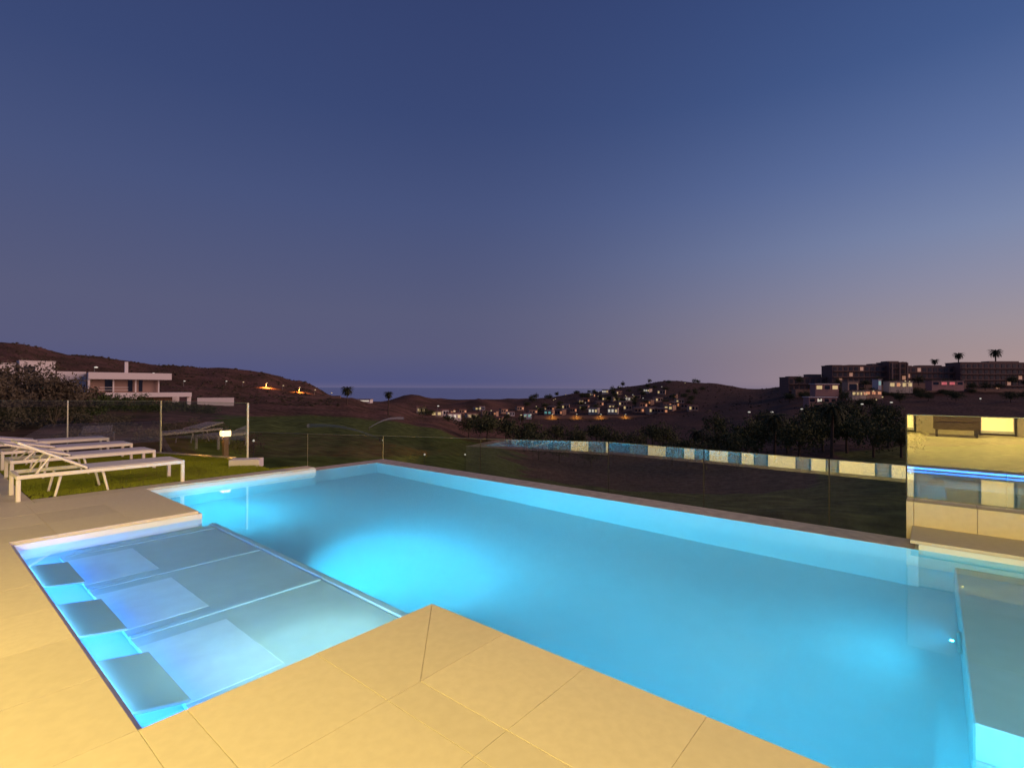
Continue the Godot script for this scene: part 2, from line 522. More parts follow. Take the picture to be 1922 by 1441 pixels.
# ---------------------------------------------------------------- pool
func build_pool() -> void:
	var s := thing("pool_basin", "", "", Vector3.ZERO, 0.0, "", "structure")
	var pl: Material = M.pool_plaster
	abox("floor", 2.3, 6.3, -1.42, -1.22, -4.2, 9.0, pl, s)
	abox("wall", 2.10, 2.325, -1.22, -0.032, -4.2, 2.60, pl, s)          # under the near deck edge
	abox("wall", 0.45, 0.68, -0.9, -0.032, 2.40, 6.80, pl, s)            # left wall of the shelf
	abox("wall", 0.68, 2.325, -0.9, -0.032, 2.40, 2.62, pl, s)           # near wall of the shelf
	abox("wall", 0.68, 2.26, -1.22, -0.032, 6.58, 6.80, pl, s)           # far wall of the shelf
	abox("wall", 2.06, 2.262, -1.22, -0.034, 6.80, 8.62, pl, s)
	abox("wall", 2.262, 4.82, -1.22, -0.032, 8.62, 8.86, pl, s)
	abox("wall", 4.82, 6.24, -1.22, -0.094, 8.76, 8.98, pl, s)
	abox("wall", 6.24, 6.48, -1.22, -0.094, 0.10, 8.98, pl, s)           # under the overflow edge
	abox("wall", 6.26, 6.52, -1.22, -0.032, -4.2, 0.10, pl, s)
	abox("wall", 2.0, 6.5, -1.22, -0.032, -4.4, -4.2, pl, s)
	# bathing shelf with three moulded beds
	abox("shelf", 0.68, 2.395, -1.22, -0.47, 2.62, 6.58, pl, s)
	abox("shelf_rim", 2.33, 2.40, -0.47, -0.385, 2.62, 6.58, M.bed_grey, s, 0.01)
	for b in [2.90, 4.07, 5.22, 6.37]:
		abox("bed_rib", 0.97, 2.32, -0.47, -0.383, b - 0.03, b + 0.03, M.bed_grey, s, 0.008)
	for k in 3:
		var b0: float = [2.935, 4.105, 5.255][k]
		var b1: float = [4.035, 5.185, 6.335][k]
		var lg := begin()
		bx(lg, P(1.645, -0.425, (b0 + b1) / 2), Vector3(1.348, 0.05, b1 - b0 - 0.004), Basis(Vector3.FORWARD, 0.02))
		mi("leg_panel", fin(lg), M.bed_grey, s)
		var seat := begin()
		bx(seat, P(1.235, -0.402, (b0 + b1) / 2 - 0.02), Vector3(0.53, 0.03, b1 - b0 - 0.24), Basis(Vector3.FORWARD, 0.02), 0.004)
		mi("light_patch_panel", fin(seat), M.bed_light_patch, s)  # paler panel stands in for a patch of light on the bed
		var hr := begin()
		bx(hr, P(0.825, -0.215, [3.32, 4.47, 5.68][k]), Vector3(0.32, 0.035, 0.72), Basis(Vector3.FORWARD, 0.40), 0.01)
		mi("headrest", fin(hr), M.headrest_grey, s)
	# right-hand shelf
	abox("shelf", 3.55, 6.26, -1.22, -0.50, -4.2, -0.16, M.bed_grey, s, 0.01)
	abox("shelf_step", 2.325, 3.55, -1.22, -0.86, -4.2, -0.16, pl, s, 0.01)
	# blue light strip behind the headrests
	var led := thing("light_strip", "blue underwater light strip along the wall behind the submerged headrests", "light")
	abox("strip", 0.681, 0.69, -0.36, -0.32, 2.75, 6.45, M.led_blue, led)
	area(led, P(0.70, -0.34, 4.6), Vector3(1, -0.05, 0), Vector2(3.7, 0.04), Color(0.14, 0.50, 1.0), 95.0)
	abox("strip", 0.681, 0.69, -0.15, -0.12, 2.75, 6.45, M.led_blue, led)
	area(led, P(0.70, -0.135, 4.6), Vector3(1, -0.55, 0), Vector2(3.7, 0.03), Color(0.42, 0.78, 1.0), 27.0)
	var led2 := thing("light_strip", "blue light strip under the coping of the house side pool edge", "light")
	abox("strip", 2.326, 2.334, -0.075, -0.045, -4.1, 2.5, M.led_blue, led2)
	area(led2, P(2.345, -0.06, -0.8), Vector3(1, -0.05, 0), Vector2(6.5, 0.03), Color(0.16, 0.48, 1.0), 14.0)
	# round lamps in the pool walls
	pool_lamp("round underwater lamp glowing in the wall below the bathing shelf", P(2.40, -0.88, 4.40), Vector3(1, 0, 0), 22.0, -0.34, 66.0)
	pool_lamp("round underwater lamp in the pool wall beside the right hand shelf", P(4.75, -0.72, -0.155), Vector3(0, 0, -1), 0.8, 0.1)
	pool_lamp("small round underwater lamp in the far pool wall near the overflow corner", P(5.80, -0.36, 8.755), Vector3(0, 0, 1), 0.0, -0.1, 88.0, 0.5)
	pool_lamp("added unseen underwater lamp in the pool wall below the house side deck edge", P(2.33, -0.50, 1.9), Vector3(1, 0, 0), 6.2, -0.02)  # unseen lamp, added to even out the pool light
	pool_lamp("second added unseen underwater lamp in the pool wall below the house side deck edge", P(2.33, -0.50, 0.3), Vector3(1, 0, 0), 4.4, -0.02)  # also added, unseen, for evenly lit water
	pool_lamp("added unseen underwater lamp in the near wall of the bathing shelf under the deck edge", P(1.7, -0.22, 2.625), Vector3(0, 0, -1), 1.7, -0.02, 88.0, 0.6, Color(0.78, 0.97, 0.98))  # unseen lamp, added to brighten the shelf and its far wall
	pool_lamp("added unseen underwater lamp in the house side wall facing the right hand shelf", P(2.33, -0.30, -1.9), Vector3(1, 0, 0), 8.0, -0.02, 88.0, 0.6, Color(0.78, 0.97, 0.95))  # added out of sight to brighten the right-hand shelf
	pool_lamp("round underwater lamp in the pool wall below the lounger side coping", P(2.265, -0.60, 7.6), Vector3(1, 0, 0), 6.5, -0.05)
	var fv := FogVolume.new()
	fv.name = "pool_haze"
	fv.shape = RenderingServer.FOG_VOLUME_SHAPE_BOX
	fv.size = Vector3(3.88, 1.12, 12.8)
	fv.position = P(4.28, -0.655, 2.2)
	var fm := FogMaterial.new()
	fm.density = 0.12
	fm.albedo = Color(0.6, 0.93, 1.0)
	fv.material = fm
	add_child(fv)
	fv.set_meta("kind", "structure")
	var w := CSGPolygon3D.new()
	w.name = "water"
	w.polygon = PackedVector2Array([Vector2(2.31, -4.22), Vector2(6.245, -4.22), Vector2(6.245, 8.77), Vector2(4.825, 8.77), Vector2(4.825, 8.63), Vector2(2.25, 8.63), Vector2(2.25, 6.59), Vector2(0.67, 6.59), Vector2(0.67, 2.61), Vector2(2.31, 2.61)])
	w.mode = CSGPolygon3D.MODE_DEPTH
	w.depth = 1.25
	w.rotation.x = -PI / 2
	w.position.y = WATER
	w.material = M.water
	add_child(w)
	w.set_meta("kind", "structure")
func pool_lamp(label: String, where: Vector3, out: Vector3, e: float, tilt := -0.12, angle := 88.0, size := 1.0, c := Color(0.26, 0.82, 1.0)) -> void:
	var t := thing("pool_light", label, "light", where)
	t.basis = Basis.looking_at(out, Vector3.UP)
	var ring := lathe([Vector2(0.085, 0.0), Vector2(0.13, 0.0), Vector2(0.135, 0.012), Vector2(0.12, 0.022), Vector2(0.09, 0.022), Vector2(0.085, 0.012)].map(func(p): return p * size), 24)
	var r := mi("rim", ring, M.steel, t); r.rotation.x = -PI / 2
	var lens := lathe([Vector2(0.0, 0.016), Vector2(0.06, 0.013), Vector2(0.088, 0.006)].map(func(p): return p * size), 24)
	var l := mi("lens", lens, M.pool_lamp, t); l.rotation.x = -PI / 2
	if e > 0.0: spot(t, Vector3(0, 0, -0.05), Vector3(0, tilt, -1), c, e, angle, 0.012)

# ---------------------------------------------------------------- deck
var deck: Node3D
var ntile := 0
func tile(poly: Array) -> void:
	var p := PackedVector2Array()
	for q in poly: p.append(q)
	if Geometry2D.is_polygon_clockwise(p): p.reverse()
	var g: Array = Geometry2D.offset_polygon(p, -0.0013, Geometry2D.JOIN_MITER)
	rng.seed = 100 + ntile
	ntile += 1
	var lift := rng.randf_range(-0.0006, 0.0006)
	mi("tile", prism(g[0], -0.035, lift, 0.0006), M["deck_tile_%d" % rng.randi_range(0, 3)], deck)
func rect(a0: float, a1: float, b0: float, b1: float) -> void:
	tile([Vector2(a0, b0), Vector2(a1, b0), Vector2(a1, b1), Vector2(a0, b1)])
func build_deck() -> void:
	deck = thing("deck", "", "", Vector3.ZERO, 0.0, "", "structure")
	# bed under the tiles, kept clear of the pool
	var bed := PackedVector2Array([Vector2(-9, -10), Vector2(2.2, -10), Vector2(2.2, 2.5), Vector2(0.55, 2.5), Vector2(0.55, 6.7), Vector2(2.15, 6.7), Vector2(2.15, 8.72), Vector2(4.7, 8.72), Vector2(4.7, 8.86), Vector2(1.06, 8.86), Vector2(1.06, 16), Vector2(-9, 16)])
	mi("mortar_bed", prism(bed, -0.25, -0.0035, 0.0), M.grout, deck)
	var bl := [-4.19, -3.57, -2.95, -2.33, -1.71, -1.09, -0.47, 0.15, 0.77, 1.39, 1.95]
	for k in bl.size() - 1:
		rect(1.65, 2.29, bl[k], bl[k + 1])                       # coping along the pool
		rect(1.452, 1.65, bl[k], bl[k + 1])                      # narrow filler course
		for i in 9: rect(1.452 - 0.62 * (i + 1), 1.452 - 0.62 * i, bl[k], bl[k + 1])
	# corner: mitred coping
	tile([Vector2(1.65, 1.95), Vector2(2.29, 1.95), Vector2(2.29, 2.59)])
	tile([Vector2(1.65, 1.95), Vector2(2.29, 2.59), Vector2(1.452, 2.59), Vector2(1.452, 1.95)])
	rect(0.832, 1.452, 1.95, 2.59)
	# beside the shelf
	var rows := [1.95, 2.59, 3.21, 3.83, 4.45, 5.07, 5.69, 6.31, 6.605]
	for k in rows.size() - 1:
		if k == 0: rect(0.65, 0.832, 1.95, 2.59)
		rect(0.03, 0.65, rows[k], rows[k + 1])
		for i in 6: rect(0.03 - 0.62 * (i + 1), 0.03 - 0.62 * i, rows[k], rows[k + 1])
	# tongue between the shelf and the lawn
	var tb := [6.605, 7.24, 7.86, 8.60]
	for k in 3:
		var a := 2.23
		for wd in [0.62, 0.62, 0.62, 0.34]:
			rect(a - wd, a, tb[k], tb[k + 1]); a -= wd
		for i in 6: rect(0.03 - 0.62 * (i + 1), 0.03 - 0.62 * i, tb[k], tb[k + 1])
	# coping between pool and lawn
	for k in 6: rect(1.08 + 0.62 * k, minf(1.08 + 0.62 * (k + 1), 4.79), 8.60, 8.88)
	# path beside the lawn
	for k in 10:
		for i in 3: rect(1.07 - 0.62 * (i + 1), 1.07 - 0.62 * i, 8.60 + 0.62 * k, 8.60 + 0.62 * (k + 1))
	# stone overflow edge
	var e := thing("overflow_edge", "", "", Vector3.ZERO, 0.0, "", "structure")
	var st0 := 0.13
	while st0 < 8.6:
		var b1 := minf(st0 + 1.2, 8.72)
		mi("edge_slab", prism(PackedVector2Array([Vector2(6.235, st0 + 0.001), Vector2(6.63, st0 + 0.001), Vector2(6.63, b1 - 0.001), Vector2(6.235, b1 - 0.001)]), -0.094, -0.0865, 0.002), M.edge_stone, e)
		st0 = b1
		if b1 >= 8.72: break
	mi("edge_slab", prism(PackedVector2Array([Vector2(6.235, 8.721), Vector2(6.63, 8.721), Vector2(6.63, 9.10), Vector2(6.0, 9.10), Vector2(6.0, 8.76), Vector2(6.235, 8.76)]), -0.094, -0.0865, 0.002), M.edge_stone, e)
	mi("edge_slab", prism(PackedVector2Array([Vector2(4.80, 8.762), Vector2(5.998, 8.762), Vector2(5.998, 9.10), Vector2(4.80, 9.10)]), -0.094, -0.0865, 0.002), M.edge_stone, e)
	mi("edge_wall", prism(PackedVector2Array([Vector2(4.82, 8.985), Vector2(6.485, 8.985), Vector2(6.485, 0.1), Vector2(6.62, 0.1), Vector2(6.62, 9.09), Vector2(4.82, 9.09)]), -2.2, -0.095, 0.0), M.wall_stone, e)
	# right-hand coping and the low wall behind it
	var rc := thing("side_terrace", "", "", Vector3.ZERO, 0.0, "", "structure")
	var rb := [0.165, -0.80, -1.42, -2.04, -2.66, -3.28, -4.1]
	for k in rb.size() - 1:
		mi("coping_slab", prism(PackedVector2Array([Vector2(6.22, rb[k + 1] + 0.002), Vector2(6.895, rb[k + 1] + 0.002), Vector2(6.895, rb[k] - 0.002), Vector2(6.22, rb[k] - 0.002)]), -0.032, 0.0, 0.003), M.deck_tile_1, rc)
	abox("retaining_wall", 6.53, 7.2, -2.2, -0.034, -4.2, 0.14, M.wall_stone, rc)
	var lw := thing("low_wall", "low tiled cream wall beside the pool carrying a clear glass balustrade", "wall")
	var lb := [0.215, 0.15, -0.35, -0.97, -1.59, -2.21, -2.83, -3.45]
	for k in lb.size() - 1:
		abox("wall_panel", 6.90, 7.16, -0.25 if k == 0 else -0.03, 0.25, lb[k + 1] + 0.0015, lb[k] - 0.0015, M.deck_tile_2, lw, 0.002)

# ---------------------------------------------------------------- glass balustrades
func pane(parent: Node, p0: Vector3, p1: Vector3, m: Material, lo0: float, hi0: float, lo1: float, hi1: float, lean := Vector3.ZERO) -> void:
	var st := begin()
	var d := Vector3(p1.x - p0.x, 0, p1.z - p0.z).normalized()
	var n := Vector3(-d.z, 0, d.x) * 0.006
	var a := Vector3(p0.x, 0, p0.z) + d * 0.008
	var b := Vector3(p1.x, 0, p1.z) - d * 0.008
	var v := []
	for s in [-1.0, 1.0]:
		for c in [[a, lo0], [b, lo1], [b + lean, hi1], [a + lean, hi0]]: v.append(c[0] + n * s + Vector3(0, c[1], 0))
	quad(st, v[0], v[1], v[2], v[3]); quad(st, v[4], v[7], v[6], v[5])
	for k in 4:
		var j := (k + 1) % 4
		quad(st, v[k], v[k + 4], v[j + 4], v[j])
	var o := mi("glass_pane", fin(st), m, parent)
	var e := begin()
	var t0: Vector3 = a + lean + Vector3(0, hi0 + 0.0045, 0); var t1: Vector3 = b + lean + Vector3(0, hi1 + 0.0045, 0)
	var x := (t1 - t0).normalized()
	var zz := Vector3(-d.z, 0, d.x)
	bx(e, (t0 + t1) / 2, Vector3((t1 - t0).length(), 0.007, 0.014), Basis(x, zz.cross(x), zz))
	mi("top_edge", fin(e), M.pane_edge, o)
func joint(parent: Node, p: Vector3, h0: float, h1: float, m: Material, wd := 0.014) -> void:
	mi("joint_strip", boxm(Vector3(wd, h1 - h0, wd), 0.002), m, parent, Vector3(p.x, (h0 + h1) / 2, p.z))
func build_fences() -> void:
	var t := thing("glass_balustrade", "clear glass balustrade with slim pale posts behind the lawn and loungers", "fence")
	var pts := [on(-330, 846), on(-60, 847), on(126, 848), on(301, 849), on(464, 866)]
	for k in pts.size() - 1: pane(t, pts[k], pts[k + 1], M.clear_glass, 0.02, 1.13, 0.02, 1.13)
	for p in pts: joint(t, p, 0.0, 1.14, M.glass_edge, 0.03)
	t = thing("glass_balustrade", "dark lower glass balustrade running below the overflow edge of the pool", "fence")
	var q := [[7.15, 17.0, 0.0], [7.52, 13.9, 0.10], [7.88, 10.8, 0.21], [8.25, 7.75, 0.31], [8.62, 4.75, 0.42], [8.62, 2.95, 0.42], [8.62, 1.15, 0.42], [8.62, -0.7, 0.42], [8.62, -2.5, 0.42]]
	for k in q.size() - 1: pane(t, P(q[k][0], 0, q[k][1]), P(q[k + 1][0], 0, q[k + 1][1]), M.fence_glass, q[k][2] - 1.15, q[k][2], q[k + 1][2] - 1.15, q[k + 1][2])
	for k in q.size(): joint(t, P(q[k][0], 0, q[k][1]), q[k][2] - 1.15, q[k][2] + 0.003, M.glass_edge if k < 3 else M.seal, 0.016)
	t = thing("glass_balustrade", "mirror bright glass balustrade standing on the low tiled wall", "fence")
	var lb := [0.215, -1.9, -3.6]
	for k in 2: pane(t, P(7.06, 0, lb[k]), P(7.06, 0, lb[k + 1]), M.fence_glass, 0.255, 1.165, 0.255, 1.165, Vector3(-0.0075, 0, 0))
	for k in lb.size(): joint(t, P(7.056, 0, lb[k]), 0.251, 1.165, M.seal, 0.013)

# ---------------------------------------------------------------- lawn, loungers, bollard
func build_lawn() -> void:
	var edge := PackedVector2Array([Vector2(1.075, 8.885), Vector2(4.75, 8.885)])
	var a := on(505, 880); var b := on(440, 860); var c := on(300, 851); var d := on(100, 850); var e := on(-200, 849)
	for p in [a, b, c, d, e]: edge.append(Vector2(p.x, -p.z))
	edge.append(Vector2(1.075, -e.z))
	var l := mi("lawn", prism(edge, -0.3, -0.012, 0.0), M.lawn_base)
	l.set_meta("kind", "structure")
	var blade := begin()
	for k in 5:
		var w := TAU * k / 5.0
		var o := Vector3(cos(w), 0, sin(w)) * 0.012
		var lean := Vector3(cos(w * 2.3), 0, sin(w * 2.3)) * 0.012
		var s := Vector3(-sin(w * 1.7), 0, cos(w * 1.7)) * 0.003
		tri(blade, o - s, o + s, o + lean + Vector3(0, 0.03, 0))
	var mm := MultiMesh.new()
	mm.transform_format = MultiMesh.TRANSFORM_3D
	mm.mesh = fin(blade)
	rng.seed = 5
	var xf := []
	while xf.size() < 26000:
		var x := rng.randf_range(1.08, 5.6); var bb := rng.randf_range(8.9, 17.0)
		if Geometry2D.is_point_in_polygon(Vector2(x, bb), edge):
			xf.append(Transform3D(Basis(Vector3.UP, rng.randf() * TAU).scaled(Vector3.ONE * rng.randf_range(0.7, 1.3)), P(x, -0.012, bb)))
	mm.instance_count = xf.size()
	for k in xf.size(): mm.set_instance_transform(k, xf[k])
	var g := MultiMeshInstance3D.new()
	g.name = "grass"
	g.multimesh = mm
	g.material_override = M.turf
	add_child(g)
	meta(g, "short bright green turf under the white sun loungers", "grass", "", "stuff")
	# pale kerb round the lawn
	var kp := [e, d, c, b, on(430, 862), on(484, 868)]
	var k2 := thing("lawn_kerb", "", "", Vector3.ZERO, 0.0, "", "structure")
	for k in 4:
		var p0: Vector3 = kp[k]; var p1: Vector3 = kp[k + 1]
		var dd := p1 - p0
		var o := mi("kerb_stone", boxm(Vector3(dd.length(), 0.16, 0.1), 0.006), M.kerb_stone, k2, (p0 + p1) / 2 + Vector3(0, -0.055, 0))
		o.rotation.y = atan2(-dd.z, dd.x)
	var f := on(462, 872)
	var blk := mi("planter_block", boxm(Vector3(0.52, 0.16, 0.3), 0.008), M.plaster_white, k2, f + Vector3(0, 0.03, 0))
	blk.rotation.y = -YAW + 0.2
	# bollard lamp
	var bp := on(423, 857)
	var t := thing("bollard_lamp", "lit brown garden bollard lamp at the edge of the lawn", "lamp", bp)
	mi("base", lathe([Vector2(0.0, 0.0), Vector2(0.085, 0.0), Vector2(0.085, 0.02), Vector2(0.0, 0.02)], 16), M.bollard_brown, t)
	mi("post", boxm(Vector3(0.10, 0.42, 0.10), 0.006), M.bollard_brown, t, Vector3(0, 0.22, 0))
	var lens := mi("lens", boxm(Vector3(0.17, 0.12, 0.17), 0.02), M.bollard_glow, t, Vector3(0, 0.485, 0))
	mi("cap", boxm(Vector3(0.18, 0.02, 0.18), 0.006), M.bollard_brown, t, Vector3(0, 0.557, 0))
	omni(t, Vector3(0, 0.485, 0), Color(1.0, 0.72, 0.36), 4.5, 0.03)

func make_lounger(back: float) -> Node3D:
	# origin at the foot-end near corner on the ground; runs towards -x, width towards -z
	var t := Node3D.new()
	var L := 1.86
	var W := 0.62
	var H := 0.33
	var wm: Material = M.white_metal
	var s := 0.045
	for z in [0.0, -W]:
		mi("side_rail", boxm(Vector3(L, 0.05, s), 0.006), wm, t, Vector3(-L / 2, H - 0.025, z))
	for x in [-s / 2, -L + s / 2]:
		mi("end_rail", boxm(Vector3(s, 0.05, W - s - 0.004), 0.006), wm, t, Vector3(x, H - 0.025, -W / 2))
		for z in [0.0, -W]:
			mi("leg", boxm(Vector3(s, H - 0.052, s), 0.006), wm, t, Vector3(x, (H - 0.052) / 2, z))
	# sling over the seat
	mi("sling", boxm(Vector3(1.08, 0.012, W - 0.06), 0.004), M.white_fabric, t, Vector3(-0.60, H + 0.004, -W / 2))
	# backrest hinged behind the seat
	var hinge := Vector3(-1.16, H, -W / 2)
	var q := Basis(Vector3.FORWARD, back)      # raises the -x end
	var bl := 0.80
	var bs := mi("backrest", boxm(Vector3(bl - 0.05, 0.01, W - 0.14), 0.003), M.white_fabric, t)
	bs.transform = Transform3D(q, hinge + q * Vector3(-bl / 2, 0.026, 0))
	for z in [-W / 2 + 0.045, W / 2 - 0.045]:
		mi("back_rail", boxm(Vector3(bl, 0.03, 0.035), 0.005), wm, bs, Vector3(0, -0.01, z))
	mi("back_rail", boxm(Vector3(0.035, 0.03, W - 0.13), 0.005), wm, bs, Vector3(-bl / 2 + 0.0175, -0.01, 0))
	if back > 0.2:
		for z in [-W / 2 + 0.08, W / 2 - 0.08]:
			var st := begin()
			var top := hinge + q * Vector3(-0.42, 0.0, z)
			tube(st, [top, Vector3(top.x - 0.16, H - 0.04, -W / 2 + z)], [0.012, 0.012], 8)
			mi("support_bar", fin(st), wm, t)
	# splayed middle legs
	for x in [-0.98, -1.42]:
		for z in [-0.07, -W + 0.07]:
			var st := begin()
			var lean := 0.06 if x > -1.1 else -0.06
			tube(st, [Vector3(x, H - 0.05, z), Vector3(x + lean, 0.004, z)], [0.017, 0.014], 8)
			mi("middle_leg", fin(st), wm, t)
	return t
func build_loungers() -> void:
	var labels := ["white sun lounger with raised backrest standing by the pool coping", "second white sun lounger from the pool coping on the turf", "third white sun lounger from the pool coping on the turf", "white sun lounger farthest from the pool coping beside the glass balustrade"]
	var feet := [on(345, 903), on(291, 878), on(248, 862), on(204, 849)]
	for k in 4:
		var t := make_lounger(0.52 if k == 0 else [0.0, 0.30, 0.22, 0.16][k])
		t.name = numbered("sun_lounger")
		add_child(t)
		t.position = feet[k]
		t.position.y = -0.005
		meta(t, labels[k], "sun lounger", "white sun loungers on the lawn")

# ---------------------------------------------------------------- villa behind the camera (seen in the glass and the water)
func build_house() -> void:
	var h := thing("villa", "cream villa with tall lit windows facing the pool terrace", "house", P(-4.8, 0, 0))
	var ox := -4.8
	var hp := func(a: float, y: float, b: float) -> Vector3: return P(a - ox, y, b)
	var blk := func(nm: String, a0: float, a1: float, y0: float, y1: float, b0: float, b1: float, m: Material, par: Node) -> MeshInstance3D:
		return mi(nm, boxm(Vector3(a1 - a0, y1 - y0, b1 - b0)), m, par, hp.call((a0 + a1) / 2, (y0 + y1) / 2, (b0 + b1) / 2))
	# windows along the facade: [b0, b1, radiance]
	var wins := [[-5.6, -2.2, 3.4], [-1.75, -0.98, 4.5], [0.35, 1.15, 4.5], [1.5, 2.7, 4.5], [3.0, 3.6, 4.0], [4.0, 5.1, 4.0], [5.5, 6.1, 3.5], [6.5, 7.4, 3.0], [7.9, 8.5, 2.5], [9.2, 10.2, 2.2]]
	var b := -8.5
	for w in wins:
		blk.call("wall", -5.0, -4.8, 0.0, 2.9, b, w[0], M.plaster_cream, h)
		b = w[1]
		var f: MeshInstance3D = blk.call("window", -4.93, -4.90, 0.05, 2.84, w[0] + 0.05, w[1] - 0.05, M.house_window, h)
		area(h, hp.call(-4.885, 1.45, (w[0] + w[1]) / 2), Vector3(1, 0, 0), Vector2(w[1] - w[0] - 0.14, 2.66), Color(1.0, 0.84, 0.45), w[2] * 0.75)
		for e in [[w[0], w[0] + 0.05], [w[1] - 0.05, w[1]]]:
			var fr: MeshInstance3D = blk.call("frame", -4.96, -4.82, 0.0, 2.9, e[0], e[1], M.dark_frame, f)
			fr.position -= f.position
		var ft: MeshInstance3D = blk.call("frame", -4.96, -4.82, 2.85, 2.9, w[0] + 0.05, w[1] - 0.05, M.dark_frame, f)
		ft.position -= f.position
	blk.call("wall", -5.0, -4.8, 0.0, 2.9, b, 11.0, M.plaster_cream, h)
	blk.call("wall", -5.0, -4.8, 2.9, 3.3, -8.5, 11.0, M.plaster_cream, h)
	blk.call("wall", -12.0, -5.0, 0.0, 3.3, 10.8, 11.0, M.plaster_cream, h)
	blk.call("wall", -12.0, -5.0, 0.0, 3.3, -8.5, -8.3, M.plaster_cream, h)
	blk.call("wall", -12.2, -12.0, 0.0, 3.3, -8.5, 11.0, M.plaster_cream, h)
	blk.call("roof", -12.4, -2.9, 3.3, 3.6, -8.9, 11.3, M.plaster_white, h)
	blk.call("added_upper_wall", -11.6, -5.4, 3.6, 6.6, -8.0, 10.6, M.timber_panel, h)  # upper storey added so the glass mirrors it instead of sky
	blk.call("added_upper_roof", -12.0, -4.6, 6.6, 6.85, -8.4, 11.0, M.plaster_white, h)
	for w in [[-5.0, -3.0], [-0.5, 1.5], [4.0, 6.0], [8.0, 9.6]]:
		blk.call("added_upper_window", -5.42, -5.36, 4.0, 6.2, w[0], w[1], M.window_warm, h)  # glowing windows added to give the glass warm reflections
	# downlights under the eaves
	for bb in [-4.4, -0.6, 3.0]:
		var dl := mi("downlight", lathe([Vector2(0.0, 0.0), Vector2(0.07, 0.0), Vector2(0.09, 0.012), Vector2(0.09, 0.03)], 16), M.lamp_warm, h, hp.call(-3.3, 3.268, bb))
		spot(h, hp.call(-3.3, 3.24, bb), Vector3(0.45, -1, 0), Color(1.0, 0.875, 0.44), 39.0, 78.0, 0.02)
	var so := thing("garden_sofa", "low brown garden sofa on the terrace in front of the villa", "sofa", P(-4.1, 0, -0.5))
	mi("seat", boxm(Vector3(0.7, 0.22, 0.95), 0.03), M.sofa_brown, so, Vector3(0, 0.3, 0))
	mi("backrest", boxm(Vector3(0.18, 0.6, 0.95), 0.03), M.sofa_brown, so, Vector3(0.27, 0.71, 0))
	for x in [-0.28, 0.28]:
		for z in [-0.4, 0.4]: mi("leg", boxm(Vector3(0.05, 0.19, 0.05)), M.dark_frame, so, Vector3(x, 0.095, z))

# ---------------------------------------------------------------- plants
# crown of leaf-sized faces in clumps, spread through an uneven volume
func crown(seed_: int, size: Vector3, clumps: int, leaves: int, leaf: float, flat := 0.0) -> ArrayMesh:
	rng.seed = seed_
	var st := begin()
	for c in clumps:
		var d := Vector3(rng.randfn(), rng.randfn(), rng.randfn()).normalized()
		var rr := pow(rng.randf(), 0.4) * rng.randf_range(0.65, 1.05)
		if flat > 0.0 and d.y < 0.0: d.y *= 1.0 - flat
		var o := Vector3(d.x * size.x, d.y * size.y, d.z * size.z) * rr * 0.5
		var cr := rng.randf_range(0.10, 0.2) * (size.x + size.y + size.z) / 3.0
		for k in leaves:
			var p := o + Vector3(rng.randfn(), rng.randfn() * 0.8, rng.randfn()) * cr * 0.55
			var n := Vector3(rng.randfn(), rng.randfn() + 0.5, rng.randfn()).normalized()
			var t := n.cross(Vector3(rng.randfn(), rng.randfn(), rng.randfn())).normalized()
			var b := n.cross(t)
			var l := leaf * rng.randf_range(0.6, 1.3)
			quad(st, p - t * l, p + b * l * 0.42, p + t * l, p - b * l * 0.42)
	return fin(st)
func trunk_mesh(seed_: int, h: float, r: float, limbs: int) -> ArrayMesh:
	rng.seed = seed_
	var st := begin()
	var pts := []; var rad := []
	for k in 5:
		pts.append(Vector3(rng.randf_range(-0.05, 0.05) * h * k / 4.0, h * k / 4.0, rng.randf_range(-0.05, 0.05) * h * k / 4.0))
		rad.append(r * (1.0 - 0.13 * k))
	tube(st, pts, rad, 8)
	for k in limbs:
		var w := TAU * k / limbs + rng.randf()
		var e := Vector3(cos(w) * h * 0.45, h * rng.randf_range(1.25, 1.6), sin(w) * h * 0.45)
		tube(st, [pts[3 + k % 2], (pts[3] + e) / 2 + Vector3(0, 0.04 * h, 0), e], [r * 0.5, r * 0.35, r * 0.15], 6)
	return fin(st)
var tree_trunks := []
var tree_crowns := []
func tree(called: String, label: String, group: String, where: Vector3, h: float, wd: float, m: Material, seed_: int) -> void:
	if tree_trunks.is_empty():
		for k in 3: tree_trunks.append(trunk_mesh(40 + k, 0.42, 0.035, 4))
		for k in 5: tree_crowns.append(crown(50 + k, Vector3(1.0, 0.72, 1.0), 46, 34, 0.034, 0.4))
	rng.seed = seed_
	var t := thing(called, label, "tree", where, rng.randf() * TAU, group)
	var a := mi("trunk", tree_trunks[seed_ % 3], M.bark, t)
	a.scale = Vector3(h, h, h)
	var c := mi("crown", tree_crowns[seed_ % 5], m, t, Vector3(0, h * 0.54, 0))
	c.scale = Vector3(wd, h * 1.25, wd)
func frond_mesh(seed_: int, n: int, droop: float, length: float) -> ArrayMesh:
	rng.seed = seed_
	var st := begin()
	for k in n:
		var w := TAU * k * 0.382
		var up := lerpf(1.1, -0.55, float(k) / n) + rng.randf_range(-0.1, 0.1)
		var d := Vector3(cos(w), 0, sin(w))
		var s := Vector3(-sin(w), 0, cos(w))
		var p := Vector3.ZERO
		var ang := up
		var seg := length * rng.randf_range(0.85, 1.1) / 7.0
		for i in 7:
			var q := p + (d * cos(ang) + Vector3(0, sin(ang), 0)) * seg
			var wid := length * 0.16 * sin(PI * (i + 0.8) / 7.8)
			var dn := Vector3(0, -wid * 0.55, 0)
			quad(st, p, p + s * wid + dn + (q - p) * 0.6, q + s * wid * 0.25 + dn * 0.3, q)
			quad(st, p, q, q - s * wid * 0.25 + dn * 0.3, p - s * wid + dn + (q - p) * 0.6)
			p = q
			ang -= droop
	return fin(st)
var palm_parts := {}
